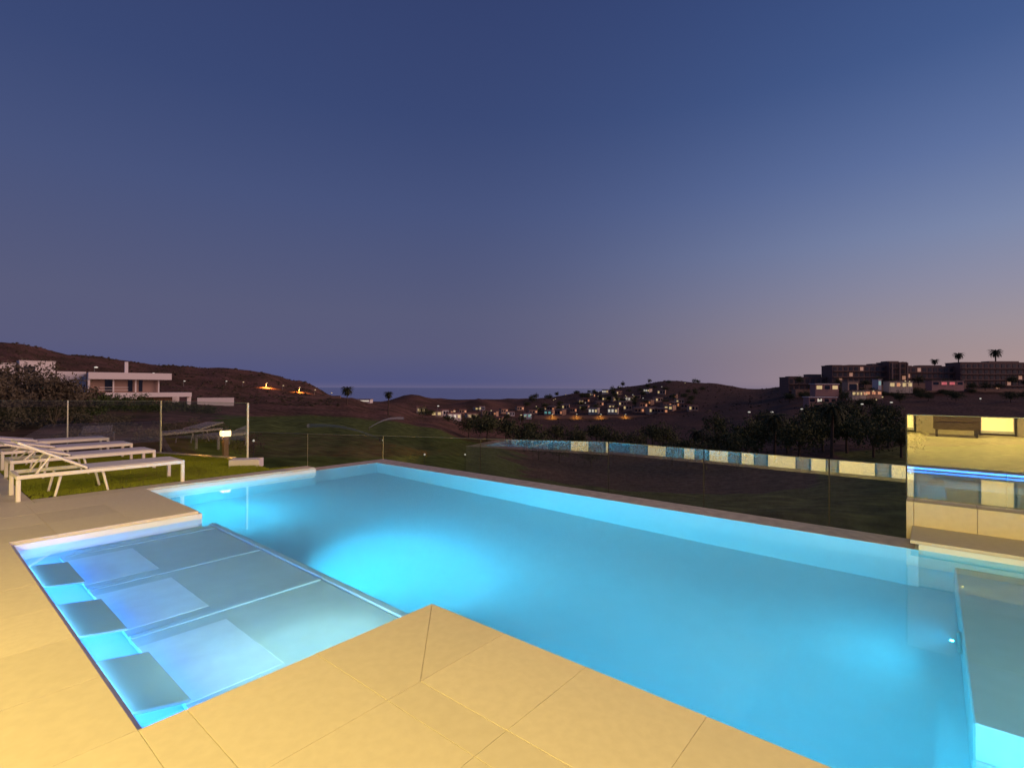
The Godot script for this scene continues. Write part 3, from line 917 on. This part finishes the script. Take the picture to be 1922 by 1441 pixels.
func palm(label: String, where: Vector3, h: float, r: float, group: String, key := 0, skirt := false) -> void:
	if palm_parts.is_empty():
		for k in 3: palm_parts[k] = frond_mesh(60 + k, 38, 0.26, 1.0)
		var st := begin()
		tube(st, [Vector3(0, -0.04, 0), Vector3(0.01, 0.3, 0), Vector3(0.0, 0.7, 0.01), Vector3(0, 1.0, 0)], [0.05, 0.036, 0.032, 0.034], 10)
		palm_parts["t"] = fin(st)
		palm_parts["s"] = crown(66, Vector3(0.9, 1.0, 0.9), 22, 26, 0.11)
	var t := thing("palm_tree", label, "palm", where, 0.7 * key + 0.3, group)
	var a := mi("trunk", palm_parts["t"], M.bark, t)
	a.scale = Vector3(h * 0.8, h, h * 0.8)
	var c := mi("crown", palm_parts[key % 3], M.frond, t, Vector3(0, h, 0))
	c.scale = Vector3.ONE * r
	if skirt:
		var s := mi("dry_skirt", palm_parts["s"], M.frond, t, Vector3(0, h - r * 0.35, 0))
		s.scale = Vector3.ONE * r * 0.8
func build_plants() -> void:
	# grey-green bushes beyond the balustrade
	var spots := [[-40, 724, 31.0, 3.6, 5.0, 0], [22, 728, 27.0, 3.7, 3.9, 0], [62, 724, 29.5, 3.8, 3.2, 0], [100, 732, 27.0, 3.3, 3.4, 0], [130, 742, 30.0, 2.6, 2.8, 0], [166, 748, 31.0, 2.0, 2.4, 1], [-10, 745, 23.0, 2.6, 3.0, 0]]
	for k in spots.size():
		var s: Array = spots[k]
		var g := gp(s[0], s[2])
		var t := thing("shrub", "big grey olive shrub growing behind the glass balustrade" if s[5] == 0 else "low dark green shrub at the end of the shrub row", "shrub", g, 0.0, "shrubs behind the balustrade")
		var o := mi("foliage", crown(200 + k, Vector3(s[4], s[3], s[4] * 0.8), 70, 44, 0.10, 0.1), M.leaf_olive if s[5] == 0 else M.leaf_green, t, Vector3(0, s[3] * 0.48, 0))
		var st := begin()
		for i in 5:
			var w := TAU * i / 5.0
			tube(st, [Vector3(0, 0, 0), Vector3(cos(w) * 0.3, s[3] * 0.3, sin(w) * 0.3), Vector3(cos(w) * 0.9, s[3] * 0.7, sin(w) * 0.9)], [0.06, 0.04, 0.015], 6)
		mi("stem", fin(st), M.bark, t)
	# hedge plants below the white villa
	var hz := [[190, 60.0, 1.9], [215, 62.0, 2.2], [238, 60.0, 1.8], [262, 66.0, 2.4], [285, 63.0, 1.9], [308, 66.0, 1.6], [335, 70.0, 1.3], [360, 72.0, 1.2], [392, 74.0, 1.1]]
	for k in hz.size():
		var g := gp(hz[k][0], hz[k][1])
		var t := thing("shrub", "dark green shrub in the planting below the white villa", "shrub", g, 0.4 * k, "shrubs below the white villa")
		mi("foliage", crown(230 + k, Vector3(3.0, hz[k][2] * 1.2, 2.4), 40, 30, 0.12, 0.1), M.leaf_green, t, Vector3(0, hz[k][2] * 0.45, 0))
	# dry hillside scrub lit by the bollard, behind the balustrade
	for k in 16:
		rng.seed = 300 + k
		var g := gp(rng.randf_range(60, 470), rng.randf_range(17.0, 26.0))
		var hh := rng.randf_range(0.5, 1.1)
		var t := thing("dry_shrub", "low dry brown shrub on the slope behind the lawn", "shrub", g, rng.randf() * TAU, "dry shrubs behind the lawn")
		mi("foliage", crown(320 + k % 4, Vector3(1.5, hh, 1.3), 22, 26, 0.05, 0.1), M.leaf_olive, t, Vector3(0, hh * 0.4, 0))
	# palms on the golf course and in the valley
	palm("bushy palm with a thick dry skirt on the golf course", gp(651, 172.0), 5.2, 2.9, "", 0, true)
	palm("tall slim palm on the golf course", gp(729, 150.0), 6.4, 1.9, "", 1, true)
	palm("dark palm tree standing in the valley beyond the glass", gp(1455, 74.0), 6.4, 2.5, "palms in the valley", 2)
	palm("dark palm tree standing in the valley beyond the glass", gp(1562, 66.0), 6.4, 2.6, "palms in the valley", 0)
	palm("dark palm tree standing in the valley beyond the glass", gp(1310, 96.0), 5.0, 2.4, "palms in the valley", 1)
	for k in 4:
		palm("palm silhouette rising above the dark hotel roof", at([1690, 1755, 1800, 1870][k], 700, 372.0), [7.0, 9.0, 13.5, 15.5][k], [3.4, 3.6, 4.6, 5.6][k], "palms above the hotel", k)
	# valley trees
	var vt := [[880, 130, 6], [915, 118, 7], [950, 140, 8], [985, 120, 8], [1012, 100, 6], [1045, 150, 7], [1085, 130, 7], [1120, 160, 8], [1150, 120, 7], [1195, 110, 6], [1225, 150, 7], [1262, 90, 5], [1290, 84, 5.5], [1325, 78, 5], [1352, 92, 6], [1385, 72, 5.5], [1402, 88, 7], [1430, 96, 7], [1478, 84, 6], [1500, 70, 5.5], [1520, 92, 7], [1545, 78, 6], [1590, 72, 6], [1612, 86, 6.5], [1640, 64, 4.5], [1668, 76, 6], [1692, 60, 4.5], [1050, 95, 5], [1110, 88, 4.5], [1245, 120, 7], [1535, 130, 8], [1600, 140, 8], [1660, 120, 7], [1440, 150, 8], [1345, 150, 8]]
	for k in vt.size():
		tree("valley_tree", "dark leafy tree in the valley below the pool", "trees in the valley", gp(vt[k][0], vt[k][1]), vt[k][2], vt[k][2] * 1.15, M.leaf_dark, 400 + k)
	# scattered trees on the village hill and along the hotel
	for k in 60:
		rng.seed = 500 + k
		var u := rng.randf_range(985.0, 1320.0)
		var g := gp(u, rng.randf_range(350.0, 610.0))
		tree("hillside_tree", "small dark tree among the houses of the hill village", "trees in the hill village", g + Vector3(0, -0.4, 0), rng.randf_range(4.5, 8.0), rng.randf_range(5.0, 8.0), M.leaf_dark, 520 + k)
	for k in 26:
		rng.seed = 600 + k
		var u := rng.randf_range(1470.0, 1935.0)
		tree("hotel_tree", "dark garden tree on the slope below the hotel", "trees below the hotel", gp(u, rng.randf_range(210.0, 318.0)) + Vector3(0, -0.3, 0), rng.randf_range(4.0, 7.0), rng.randf_range(5.0, 8.0), M.leaf_dark, 620 + k)
	for k in 18:
		rng.seed = 740 + k
		tree("terrace_tree", "dark tree planted on the terraces in front of the hotel wings", "trees on the hotel terraces", at(1500.0 + 25.0 * k, 728.0 + rng.randf_range(-6.0, 6.0), 326.0 + rng.randf_range(-6.0, 2.0)), rng.randf_range(4.0, 7.5), rng.randf_range(5.0, 8.5), M.leaf_dark, 760 + k)
	for k in 12:
		rng.seed = 640 + k
		tree("ridge_tree", "small dark tree along the roofline ridge behind the hotel", "trees on the hotel ridge", gp(1500.0 + 36.0 * k, 452.0) + Vector3(0, -0.5, 0), rng.randf_range(4.0, 6.5), rng.randf_range(5.0, 8.0), M.leaf_dark, 660 + k)
	for k in 14:
		rng.seed = 680 + k
		tree("golf_tree", "small dark tree near the houses at the golf course end", "trees at the golf course end", gp(rng.randf_range(770.0, 1000.0), rng.randf_range(190.0, 300.0)) + Vector3(0, -0.3, 0), rng.randf_range(3.0, 5.5), rng.randf_range(4.0, 6.0), M.leaf_dark, 700 + k)
	# scrub on the left-hand hill, far too many to count
	var mm := MultiMesh.new()
	mm.transform_format = MultiMesh.TRANSFORM_3D
	mm.mesh = crown(99, Vector3(1.6, 1.0, 1.6), 14, 16, 0.14, 0.2)
	rng.seed = 9
	var xf := []
	while xf.size() < 2600:
		var u := rng.randf_range(-60.0, 640.0) if xf.size() < 1700 else rng.randf_range(980.0, 1560.0)
		var z := rng.randf_range(150.0, 460.0) if xf.size() < 1700 else rng.randf_range(300.0, 640.0)
		var g := gp(u, z)
		xf.append(Transform3D(Basis(Vector3.UP, rng.randf() * TAU).scaled(Vector3.ONE * rng.randf_range(0.6, 1.7)), g + Vector3(0, 0.1, 0)))
	mm.instance_count = xf.size()
	for k in xf.size(): mm.set_instance_transform(k, xf[k])
	var sc := MultiMeshInstance3D.new()
	sc.name = "scrub"
	sc.multimesh = mm
	sc.material_override = M.leaf_olive
	add_child(sc)
	meta(sc, "sparse dry scrub scattered over the brown hillsides", "scrub", "", "stuff")

# ---------------------------------------------------------------- far buildings
# turn so that local +z looks to the camera side
func facing(p: Vector3, off := 0.0) -> float:
	return atan2(-p.x, -p.z) + off
func slab(nm: String, par: Node, m: Material, c: Vector3, size: Vector3, bev := 0.0) -> MeshInstance3D:
	return mi(nm, boxm(size, bev), m, par, c)
func lamp_post(called: String, label: String, group: String, where: Vector3, h: float, e: float, m: Material, c: Color, bulb := 0.32) -> void:
	var t := thing(called, label, "street lamp", where, facing(where), group)
	var st := begin()
	tube(st, [Vector3(0, -0.5, 0), Vector3(0, h * 0.5, 0), Vector3(0, h, 0), Vector3(0.15, h + 0.25, 0.25), Vector3(0.3, h + 0.3, 0.6)], [0.09, 0.07, 0.05, 0.045, 0.04], 6)
	mi("pole", fin(st), M.pole_grey, t)
	mi("lamp_head", lathe([Vector2(0, 0.5), Vector2(0.6, 0.35), Vector2(1.0, 0.0), Vector2(0.75, -0.3), Vector2(0.0, -0.45)].map(func(p): return p * bulb), 10), m, t, Vector3(0.3, h + 0.2, 0.75))
	if e > 20.0: spot(t, Vector3(0.3, h + 0.2 - bulb * 0.45 - 0.12, 0.75), Vector3(0, -1, -0.15), c, e, 76.0, 0.1)
func small_house(label: String, group: String, p: Vector3, w: float, h: float, d: float, wall: Material, lit: Array, roofm: Material, off := 0.0, lamp := 0.0) -> void:
	var t := thing("hillside_house", label, "house", p, facing(p, off), group)
	slab("wall", t, wall, Vector3(0, h / 2 - 1.0, 0), Vector3(w, h + 2.0, d))
	slab("roof", t, roofm, Vector3(0, h + 0.16, 0), Vector3(w + 0.6, 0.3, d + 0.6))
	var n := lit.size()
	for k in n:
		var x := (k + 0.5) / n * w - w / 2
		var pw := slab("window", t, M[lit[k]], Vector3(x, h * 0.5, d / 2 + 0.02), Vector3(w / n * 0.6, h * 0.5, 0.06))
		slab("sill", pw, M.plaster_white, Vector3(0, -h * 0.25 - 0.1, 0.06), Vector3(w / n * 0.66, 0.12, 0.2))
	if lamp > 0.0:
		mi("wall_lamp", lathe([Vector2(0, 0.12), Vector2(0.12, 0.0), Vector2(0, -0.12)], 8), M.lamp_warm, t, Vector3(0, h * 0.9, d / 2 + 0.5))
		omni(t, Vector3(0, h * 0.9, d / 2 + 0.5), Color(1.0, 0.85, 0.6), lamp, 0.1)
func build_far() -> void:
	# white modern villa on the left
	var z := 95.0
	var o := gp(250, z)
	o.y = at(250, 765, z).y
	var px := z / F
	var v := thing("white_villa", "white modern villa with flat roof and long balcony on the slope", "house", o, -YAW + 0.72)
	var X := func(u: float) -> float: return (u - 250.0) * px * 0.80
	var Y := func(vv: float) -> float: return (765.0 - vv) * px
	slab("roof", v, M.plaster_white, Vector3((X.call(168.0) + X.call(324.0)) / 2, Y.call(706.0), -4.0), Vector3(X.call(324.0) - X.call(168.0), 1.25, 9.0), 0.03)
	slab("side_wall", v, M.plaster_white, Vector3(X.call(169.5), Y.call(718.0), -4.1), Vector3(0.3, 3.6, 8.4))
	slab("lower_wing", v, M.plaster_white, Vector3((X.call(115.0) + X.call(166.0)) / 2, Y.call(718.0), -9.0), Vector3(X.call(166.0) - X.call(115.0), 4.0, 6.0))
	slab("wall", v, M.timber_panel, Vector3((X.call(171.0) + X.call(302.0)) / 2, Y.call(722.0), -4.6), Vector3(X.call(302.0) - X.call(171.0), 2.9, 5.6))
	for w in [[198.5, 212.0], [241.0, 249.5], [262.0, 269.0]]:
		slab("window", v, M.dark_pane, Vector3((X.call(w[0]) + X.call(w[1])) / 2, Y.call(722.5), -1.76), Vector3(X.call(w[1]) - X.call(w[0]), 2.5, 0.06))
	for u in [213.5, 255.0, 300.0]:
		slab("column", v, M.plaster_white, Vector3(X.call(u), Y.call(722.0), -1.0), Vector3(0.22, 2.85, 0.22))
	slab("balcony", v, M.plaster_white, Vector3((X.call(196.0) + X.call(366.0)) / 2, Y.call(741.0), -1.6), Vector3(X.call(366.0) - X.call(196.0), 0.85, 4.2), 0.02)
	slab("balcony_step", v, M.plaster_white, Vector3((X.call(200.0) + X.call(256.0)) / 2, Y.call(744.5), 0.62), Vector3(X.call(256.0) - X.call(200.0), 0.8, 0.2), 0.02)
	for vv in [727.0, 732.0]:
		slab("rail", v, M.white_metal, Vector3((X.call(178.0) + X.call(240.0)) / 2, Y.call(vv), 0.4), Vector3(X.call(240.0) - X.call(178.0), 0.06, 0.06))
	slab("pier", v, M.plaster_white, Vector3(X.call(362.5), Y.call(755.0), -1.0), Vector3(0.7, 2.6, 0.7), 0.02)
	slab("base_wall", v, M.plaster_brown, Vector3((X.call(200.0) + X.call(330.0)) / 2, Y.call(758.0), -4.2), Vector3(X.call(330.0) - X.call(200.0), 3.2, 4.0))
	slab("garden_wall", v, M.plaster_white, Vector3((X.call(298.0) + X.call(352.0)) / 2, Y.call(751.0), -6.6), Vector3(X.call(352.0) - X.call(298.0), 1.6, 0.3))
	slab("chimney", v, M.plaster_white, Vector3(X.call(239.5), Y.call(690.0), -4.0), Vector3(0.55, 2.4, 0.55), 0.02)
	# other white houses behind the shrubs
	for q in [[70.0, 690.0, 102.0, 62.0, 26.0, "white block house rising behind the olive shrubs"], [6.0, 694.0, 98.0, 40.0, 28.0, "pale house half hidden at the end of the shrubs"]]:
		var zz: float = q[2]
		var pp := at(q[0], 765.0, zz)
		var t := thing("white_house", q[5], "house", pp, -YAW + 0.85)
		var hh: float = (765.0 - q[1] + 12.0) * zz / F
		slab("wall", t, M.plaster_white, Vector3(0, hh / 2, -3), Vector3(q[3] * zz / F * 0.8, hh, 5.0))
		slab("parapet", t, M.plaster_white, Vector3(0, hh + 0.06, -3), Vector3(q[3] * zz / F * 0.8 + 0.2, 0.12, 5.2))
		slab("window", t, M.dark_pane, Vector3(-1.2, hh - 1.6, -0.48), Vector3(1.6, 1.2, 0.06))
	# pale garden wall right of the villa
	var gw := thing("garden_wall", "long pale garden wall on the slope right of the white villa", "wall", gp(405, 128.0), -YAW + 0.5)
	slab("wall", gw, M.plaster_white, Vector3(0, 0.8, 0), Vector3(8.0, 2.0, 0.3))
	slab("cap", gw, M.plaster_white, Vector3(0, 1.86, 0), Vector3(8.1, 0.1, 0.4))
	# street lamps on the left-hand hill
	var sl := [[176, 691, 118.0, 0.5], [285, 702, 150.0, 0.4], [344, 716, 215.0, 11.0], [423, 722, 240.0, 11.0], [455, 727, 243.0, 5.0], [530, 733, 246.0, 5.0], [590, 736, 248.0, 5.0], [499, 728, 245.0, 420.0], [561, 730, 245.0, 260.0], [621, 738, 250.0, 8.0]]
	for k in sl.size():
		var zz: float = sl[k][2]
		var top := at(sl[k][0], sl[k][1], zz)
		var g := gp(sl[k][0], zz)
		lamp_post("street_lamp", "lit street lamp along the road on the brown left hill", "street lamps on the left hill", Vector3(g.x, g.y, g.z), maxf(top.y - g.y, 2.0), sl[k][3], M.lamp_white if k < 4 else M.lamp_warm, Color(1.0, 0.62, 0.28), 0.40)
	# road kerb wall below those lamps
	var rw := thing("road_wall", "dark low wall along the hill road under the orange lamps", "wall", gp(555, 226.0), -YAW)
	slab("wall", rw, M.plaster_brown, Vector3(0, 0.3, 0), Vector3(40.0, 1.6, 0.4))
	slab("cap", rw, M.roof_flat, Vector3(0, 1.15, 0), Vector3(40.2, 0.12, 0.6))
	var wl := thing("low_building", "long low white building beyond the golf course palms", "building", gp(683, 236.0), -YAW)
	slab("wall", wl, M.plaster_white, Vector3(0, 0.7, 0), Vector3(7.0, 1.6, 5.0))
	slab("roof", wl, M.roof_flat, Vector3(0, 1.62, 0), Vector3(7.4, 0.25, 5.4))
	slab("window", wl, M.window_white, Vector3(0.2, 0.9, 2.53), Vector3(5.6, 0.5, 0.06))
	# hill village
	var bright := [[1136, 740, 7.5, 1], [1136, 752, 6.0, 2], [1155, 753, 8.0, 2], [1180, 753, 8.5, 1], [1216, 737, 7.5, 1], [1115, 776, 7.5, 1], [1151, 776, 8.0, 1], [1148, 768, 6.0, 2], [1031, 779, 7.0, 4], [1016, 772, 7.5, 0], [1036, 772, 7.0, 3], [1097, 769, 8.0, 0], [1178, 770, 7.0, 0], [1198, 775, 8.0, 3], [1125, 762, 7.0, 3], [1101, 755, 7.0, 3], [1090, 757, 5.0, 2], [1242, 741, 8.0, 0], [1195, 748, 8.0, 0], [1264, 748, 7.0, 3], [1258, 772, 7.0, 2], [1287, 768, 8.0, 3], [1243, 779, 8.0, 3], [1223, 775, 7.0, 0], [1250, 765, 7.0, 3], [1275, 758, 7.0, 0], [1062, 768, 7.0, 0], [1075, 775, 6.0, 3], [1235, 755, 7.0, 0], [1218, 760, 7.0, 3], [1205, 765, 7.0, 3], [1168, 762, 7.0, 0], [1052, 779, 7.0, 3], [1300, 772, 7.0, 0], [1266, 765, 6.0, 3], [1112, 746, 6.0, 3], [1160, 741, 7.0, 0]]
	var kinds := [["window_warm", "dark_pane", "dark_pane"], ["window_white", "window_white", "window_warm"], ["window_warm", "window_warm"], ["dark_pane", "dark_pane", "window_orange"], ["window_teal", "window_teal"]]
	var lab := ["ochre house on the village hill with one warm lit window", "cream house on the village hill with three bright lit windows", "house on the village hill with two warm lit windows", "dim brown house on the village hill with an orange window", "house on the village hill with greenish lit windows"]
	for k in bright.size():
		var q: Array = bright[k]
		rng.seed = 900 + k
		var p := land(q[0], q[1], 335.0)
		small_house(lab[q[3]], "houses of the hill village", p, q[2] * 0.85, rng.randf_range(2.9, 3.8), 6.0, [M.plaster_ochre, M.plaster_cream, M.plaster_ochre, M.plaster_brown, M.plaster_ochre][q[3]], kinds[q[3]], M.roof_flat if k % 3 else M.roof_tile, rng.randf_range(-0.5, 0.5), 0.0)
	# houses at the end of the golf course
	var ge := [[790, 778, 4.0, 2], [820, 781, 5.0, 2], [832, 780, 4.0, 0], [851, 787, 6.5, 1], [845, 780, 4.0, 3], [885, 785, 6.5, 2], [896, 770, 5.0, 2], [905, 770, 4.0, 0], [926, 781, 5.5, 3], [933, 792, 6.0, 3], [958, 780, 5.0, 0], [990, 785, 5.0, 4], [868, 776, 5.0, 3], [912, 778, 6.0, 3], [945, 775, 5.0, 3], [975, 770, 6.0, 3], [1000, 776, 6.0, 3]]
	for k in ge.size():
		var q: Array = ge[k]
		rng.seed = 960 + k
		var p := land(q[0], q[1], 150.0)
		small_house(lab[q[3]].replace("on the village hill", "at the end of the golf course"), "houses at the golf course end", p, q[2], rng.randf_range(2.4, 3.2), 5.0, [M.plaster_white, M.plaster_white, M.plaster_cream, M.plaster_ochre, M.plaster_white][q[3]], kinds[q[3]], M.roof_tile, rng.randf_range(-0.4, 0.4), 0.0)
	# lit road at the foot of the village
	var rd := thing("road_wall", "brown road wall lit by yellow lamps below the hill village", "wall", gp(1110, 330.0) + Vector3(0, -0.6, 0), -YAW)
	slab("wall", rd, M.plaster_brown, Vector3(0, 1.3, 0), Vector3(74.0, 3.0, 0.4))
	slab("cap", rd, M.plaster_brown, Vector3(0, 2.86, 0), Vector3(74.2, 0.12, 0.6))
	for k in 4:
		var g: Vector3 = rd.position + Vector3(cos(YAW), 0, sin(YAW)) * ([1036, 1081, 1126, 1172][k] - 1110.0) * 330.0 / F + Vector3(-sin(YAW), 0, cos(YAW)) * 2.6
		lamp_post("street_lamp", "yellow lit street lamp along the brown road wall", "street lamps below the village", g, 3.6, 40.0, M.lamp_white, Color(1.0, 0.74, 0.30), 0.42)
	for k in 26:
		rng.seed = 1300 + k
		var u := rng.randf_range(1005.0, 1310.0) if k < 20 else rng.randf_range(780.0, 1000.0)
		var g := gp(u, rng.randf_range(345.0, 560.0) if k < 20 else rng.randf_range(200.0, 300.0))
		lamp_post("village_lamp", "tiny warm street lamp among the houses of the hill village" if k < 20 else "tiny warm street lamp among the houses at the golf course end", "lamps among the village houses" if k < 20 else "lamps at the golf course end", g, 4.5, 1.0, M.lamp_warm if k % 3 else M.lamp_white, Color(1, 0.8, 0.5), 0.5)
	# lamps in the valley right of the village
	var rl := [[1405, 774, 7], [1448, 774, 5], [1504, 772, 9], [1564, 772, 9], [1617, 770, 9], [1672, 769, 9]]
	for k in 6:
		var q: Array = rl[k]
		var g := gp(q[0], 205.0)
		lamp_post("street_lamp", "white street lamp in the dark valley below the hotel", "street lamps below the hotel", g, maxf(at(q[0], q[1], 205.0).y - g.y, 2.5), q[2] * 0.25, M.lamp_white, Color(1.0, 0.88, 0.66), 0.55)
	build_hotel()
	# sprinklers on the golf course
	sprinkler("golf course sprinkler throwing a long jet towards the brown slope", at(713, 823, 46.0), at(578, 799, 50.0), 0.5)
	sprinkler("golf course sprinkler throwing its jet towards the distant houses", at(692, 803, 62.0), at(757, 785, 66.0), 0.5)
	for q in [[718, 826, 44.0], [476, 827, 17.0], [797, 853, 22.0], [873, 853, 24.0]]:
		var g: Vector3 = at(q[0], q[1], q[2])
		var gy := th(q[0], q[2])
		var t := thing("garden_spike_light", "small garden spike light glowing in the grass beyond the glass", "light", Vector3(g.x, gy, g.z), 0.0, "garden spike lights")
		var st := begin()
		tube(st, [Vector3(0, -0.1, 0), Vector3(0, maxf(g.y - gy, 0.1), 0)], [0.012, 0.012], 6)
		mi("spike", fin(st), M.dark_frame, t)
		mi("lens", lathe([Vector2(0, 0.05), Vector2(0.05, 0.0), Vector2(0, -0.05)], 8), M.lamp_white, t, Vector3(0, maxf(g.y - gy, 0.1), 0))
func sprinkler(label: String, head: Vector3, end: Vector3, rise: float) -> void:
	var t := thing("sprinkler", label, "sprinkler", head)
	mi("head", lathe([Vector2(0, -0.3), Vector2(0.06, -0.3), Vector2(0.05, 0.05), Vector2(0, 0.08)], 10), M.dark_frame, t)
	var st := begin()
	var pts := []; var rad := []
	for k in 15:
		var s := k / 14.0
		pts.append((end - head) * s + Vector3(0, rise * sin(PI * s) * 0.9, 0))
		rad.append(0.03 + 0.16 * s)
	tube(st, pts, rad, 8)
	mi("jet", fin(st), M.spray, t)
func build_hotel() -> void:
	var z := 340.0
	var px := z / F
	var c := at(1700, 740, z)
	var h := thing("hotel", "long dark hotel with rows of balconies on the right hill", "hotel", c, -YAW)
	var X := func(u: float) -> float: return (u - 1700.0) * px
	var Y := func(vv: float) -> float: return (740.0 - vv) * px
	var wing := func(u0: float, u1: float, top: float, low: float, zz: float, storeys: int, bays: int) -> void:
		var w: float = X.call(u1) - X.call(u0)
		var hh: float = Y.call(top) - Y.call(low)
		var cx: float = (X.call(u0) + X.call(u1)) / 2
		slab("wing", h, M.hotel_wall, Vector3(cx, Y.call(low) + hh / 2 - 2.0, zz - 6.0), Vector3(w, hh + 4.0, 12.0))
		slab("parapet", h, M.hotel_column, Vector3(cx, Y.call(top) + 0.25, zz - 6.0), Vector3(w + 0.5, 0.5, 12.5))
		for s in storeys:
			var y: float = Y.call(low) + hh * (s + 0.5) / storeys
			slab("balcony", h, M.hotel_column, Vector3(cx, y - hh / storeys * 0.46, zz + 0.7), Vector3(w - 0.4, 0.35, 1.4))
			for k in bays:
				slab("window", h, M.window_dim if (k * 7 + s * 5 + bays) % 19 == 3 else M.hotel_pane, Vector3(cx - w / 2 + w * (k + 0.5) / bays, y, zz + 0.05), Vector3(w / bays * 0.6, hh / storeys * 0.62, 0.12))
	wing.call(1490.0, 1562.0, 709.0, 735.0, -6.0, 2, 7)
	wing.call(1563.0, 1663.0, 687.0, 730.0, 0.0, 4, 10)
	wing.call(1697.0, 1799.0, 688.0, 722.0, -3.0, 3, 10)
	wing.call(1799.0, 1990.0, 681.0, 735.0, 2.0, 5, 18)
	wing.call(1664.0, 1696.0, 681.0, 726.0, 3.0, 4, 3)
	for q in [[1500.0, 1522.0, 706.0, -9.0], [1536.0, 1561.0, 702.0, -9.0], [1568.0, 1590.0, 684.5, -3.0], [1606.0, 1640.0, 684.0, -4.0], [1646.0, 1662.0, 682.0, -2.0], [1668.0, 1690.0, 677.5, 1.0], [1706.0, 1730.0, 685.0, -6.0], [1748.0, 1790.0, 684.0, -7.0], [1812.0, 1850.0, 678.5, -1.0], [1868.0, 1925.0, 676.5, -2.0]]:
		slab("roof_house", h, M.hotel_column, Vector3((X.call(q[0]) + X.call(q[1])) / 2, Y.call(q[2]) - 1.4, q[3] - 5.0), Vector3(X.call(q[1]) - X.call(q[0]), 2.8, 6.0))
	for q in [[1563.0, 1610.0, 727.0, 5.0], [1610.0, 1664.0, 722.0, 4.0], [1700.0, 1800.0, 719.0, 3.0], [1800.0, 1990.0, 729.0, 7.0], [1490.0, 1563.0, 731.0, 0.0]]:
		slab("terrace", h, M.plaster_brown, Vector3((X.call(q[0]) + X.call(q[1])) / 2, Y.call(q[2]) - 3.0, q[3]), Vector3(X.call(q[1]) - X.call(q[0]), 6.0, 5.0))
	for u in [1666.0, 1680.0, 1694.0]:
		slab("column", h, M.hotel_column, Vector3(X.call(u), Y.call(703.0), 4.4), Vector3(0.9, 15.5, 0.9))
	# smaller buildings and terraces of the resort
	var rs := [[1553.0, 733.0, 44.0, 12.0, "plaster_rose", ["window_warm", "dark_pane", "window_warm"], 270.0, "low rose pavilion with a pale roof below the hotel", 2.0], [1545.0, 756.0, 52.0, 10.0, "plaster_rose", ["dark_pane", "window_white", "dark_pane", "dark_pane"], 250.0, "long low building with a white eave below the hotel", 0.0], [1602.0, 737.0, 20.0, 21.0, "plaster_ochre", ["dark_pane"], 285.0, "orange lit tower house below the hotel", 14.0], [1613.0, 743.0, 26.0, 9.0, "plaster_cream", ["window_warm", "window_warm", "window_warm", "window_orange"], 268.0, "bright yellow lit restaurant below the hotel", 20.0], [1640.0, 742.0, 32.0, 9.0, "plaster_ochre", ["window_orange", "window_orange", "window_orange"], 272.0, "orange lit restaurant terrace below the hotel", 14.0], [1692.0, 728.0, 44.0, 12.0, "plaster_cream", ["window_warm", "window_orange", "window_warm", "window_warm"], 305.0, "golden lit restaurant at the foot of the hotel tower", 24.0], [1780.0, 724.0, 60.0, 9.0, "plaster_rose", ["dark_pane", "window_red", "window_red", "dark_pane"], 310.0, "dim rose building with red lit windows below the hotel", 0.0], [1652.0, 726.0, 6.0, 14.0, "plaster_white", ["window_teal"], 300.0, "slim greenish lit stair tower below the hotel", 0.0]]
	for q in rs:
		var zz: float = q[6]
		var p := at(q[0], q[1], zz)
		var gy := th(q[0], zz)
		var t := thing("resort_building", q[7], "building", p, -YAW)
		var w: float = q[2] * zz / F
		var hh: float = q[3] * zz / F
		slab("wall", t, M[q[4]], Vector3(0, hh / 2 - 1.5, -2.5), Vector3(w, hh + 3.0, 5.0))
		slab("roof", t, M.plaster_white if q[0] < 1560.0 else M.roof_flat, Vector3(0, hh + 0.18, -2.5), Vector3(w + 0.8, 0.36, 5.8))
		var n: int = q[5].size()
		for k in n:
			slab("window", t, M[q[5][k]], Vector3((k + 0.5) / n * w - w / 2, hh * 0.5, 0.02), Vector3(w / n * 0.7, hh * 0.55, 0.08))
			if n > 1 and k > 0: slab("pillar", t, M[q[4]], Vector3(float(k) / n * w - w / 2, hh * 0.5, 0.9), Vector3(0.3, hh, 0.3))
		if q[8] > 0.0:
			mi("terrace_lamp", lathe([Vector2(0, 0.22), Vector2(0.22, 0.0), Vector2(0, -0.22)], 8), M.lamp_warm, t, Vector3(w * 0.2, hh * 0.75, 1.6))
	for q in [[1841.0, 748.0, 240.0], [1605.0, 738.0, 262.0], [1627.0, 740.0, 262.0], [1657.0, 745.0, 255.0], [1645.0, 750.0, 250.0], [1672.0, 723.0, 296.0], [1690.0, 722.0, 296.0], [1697.0, 725.0, 294.0], [1708.0, 716.0, 298.0], [1640.0, 734.0, 262.0], [1700.0, 715.0, 298.0]]:
		var g := gp(q[0], q[2])
		var top := at(q[0], q[1], q[2])
		var t := thing("garden_lamp", "small lit garden lamp on a post in the hotel grounds", "lamp", Vector3(g.x, minf(g.y, top.y - 1.0), g.z), 0.0, "garden lamps of the hotel")
		var hh := top.y - t.position.y
		var st := begin()
		tube(st, [Vector3(0, -0.3, 0), Vector3(0, hh, 0)], [0.07, 0.05], 6)
		mi("pole", fin(st), M.pole_grey, t)
		mi("globe", lathe([Vector2(0, 0.36), Vector2(0.3, 0.2), Vector2(0.36, 0.0), Vector2(0.3, -0.2), Vector2(0, -0.36)], 10), M.lamp_warm if q[0] < 1800.0 else M.lamp_white, t, Vector3(0, hh, 0))

func _ready() -> void:
	noise.seed = 3
	noise.frequency = 0.02
	noise.fractal_octaves = 4
	make_world()
	make_materials()
	build_land()
	build_pool()
	build_deck()
	build_fences()
	build_lawn()
	build_loungers()
	build_house()
	build_plants()
	build_far()
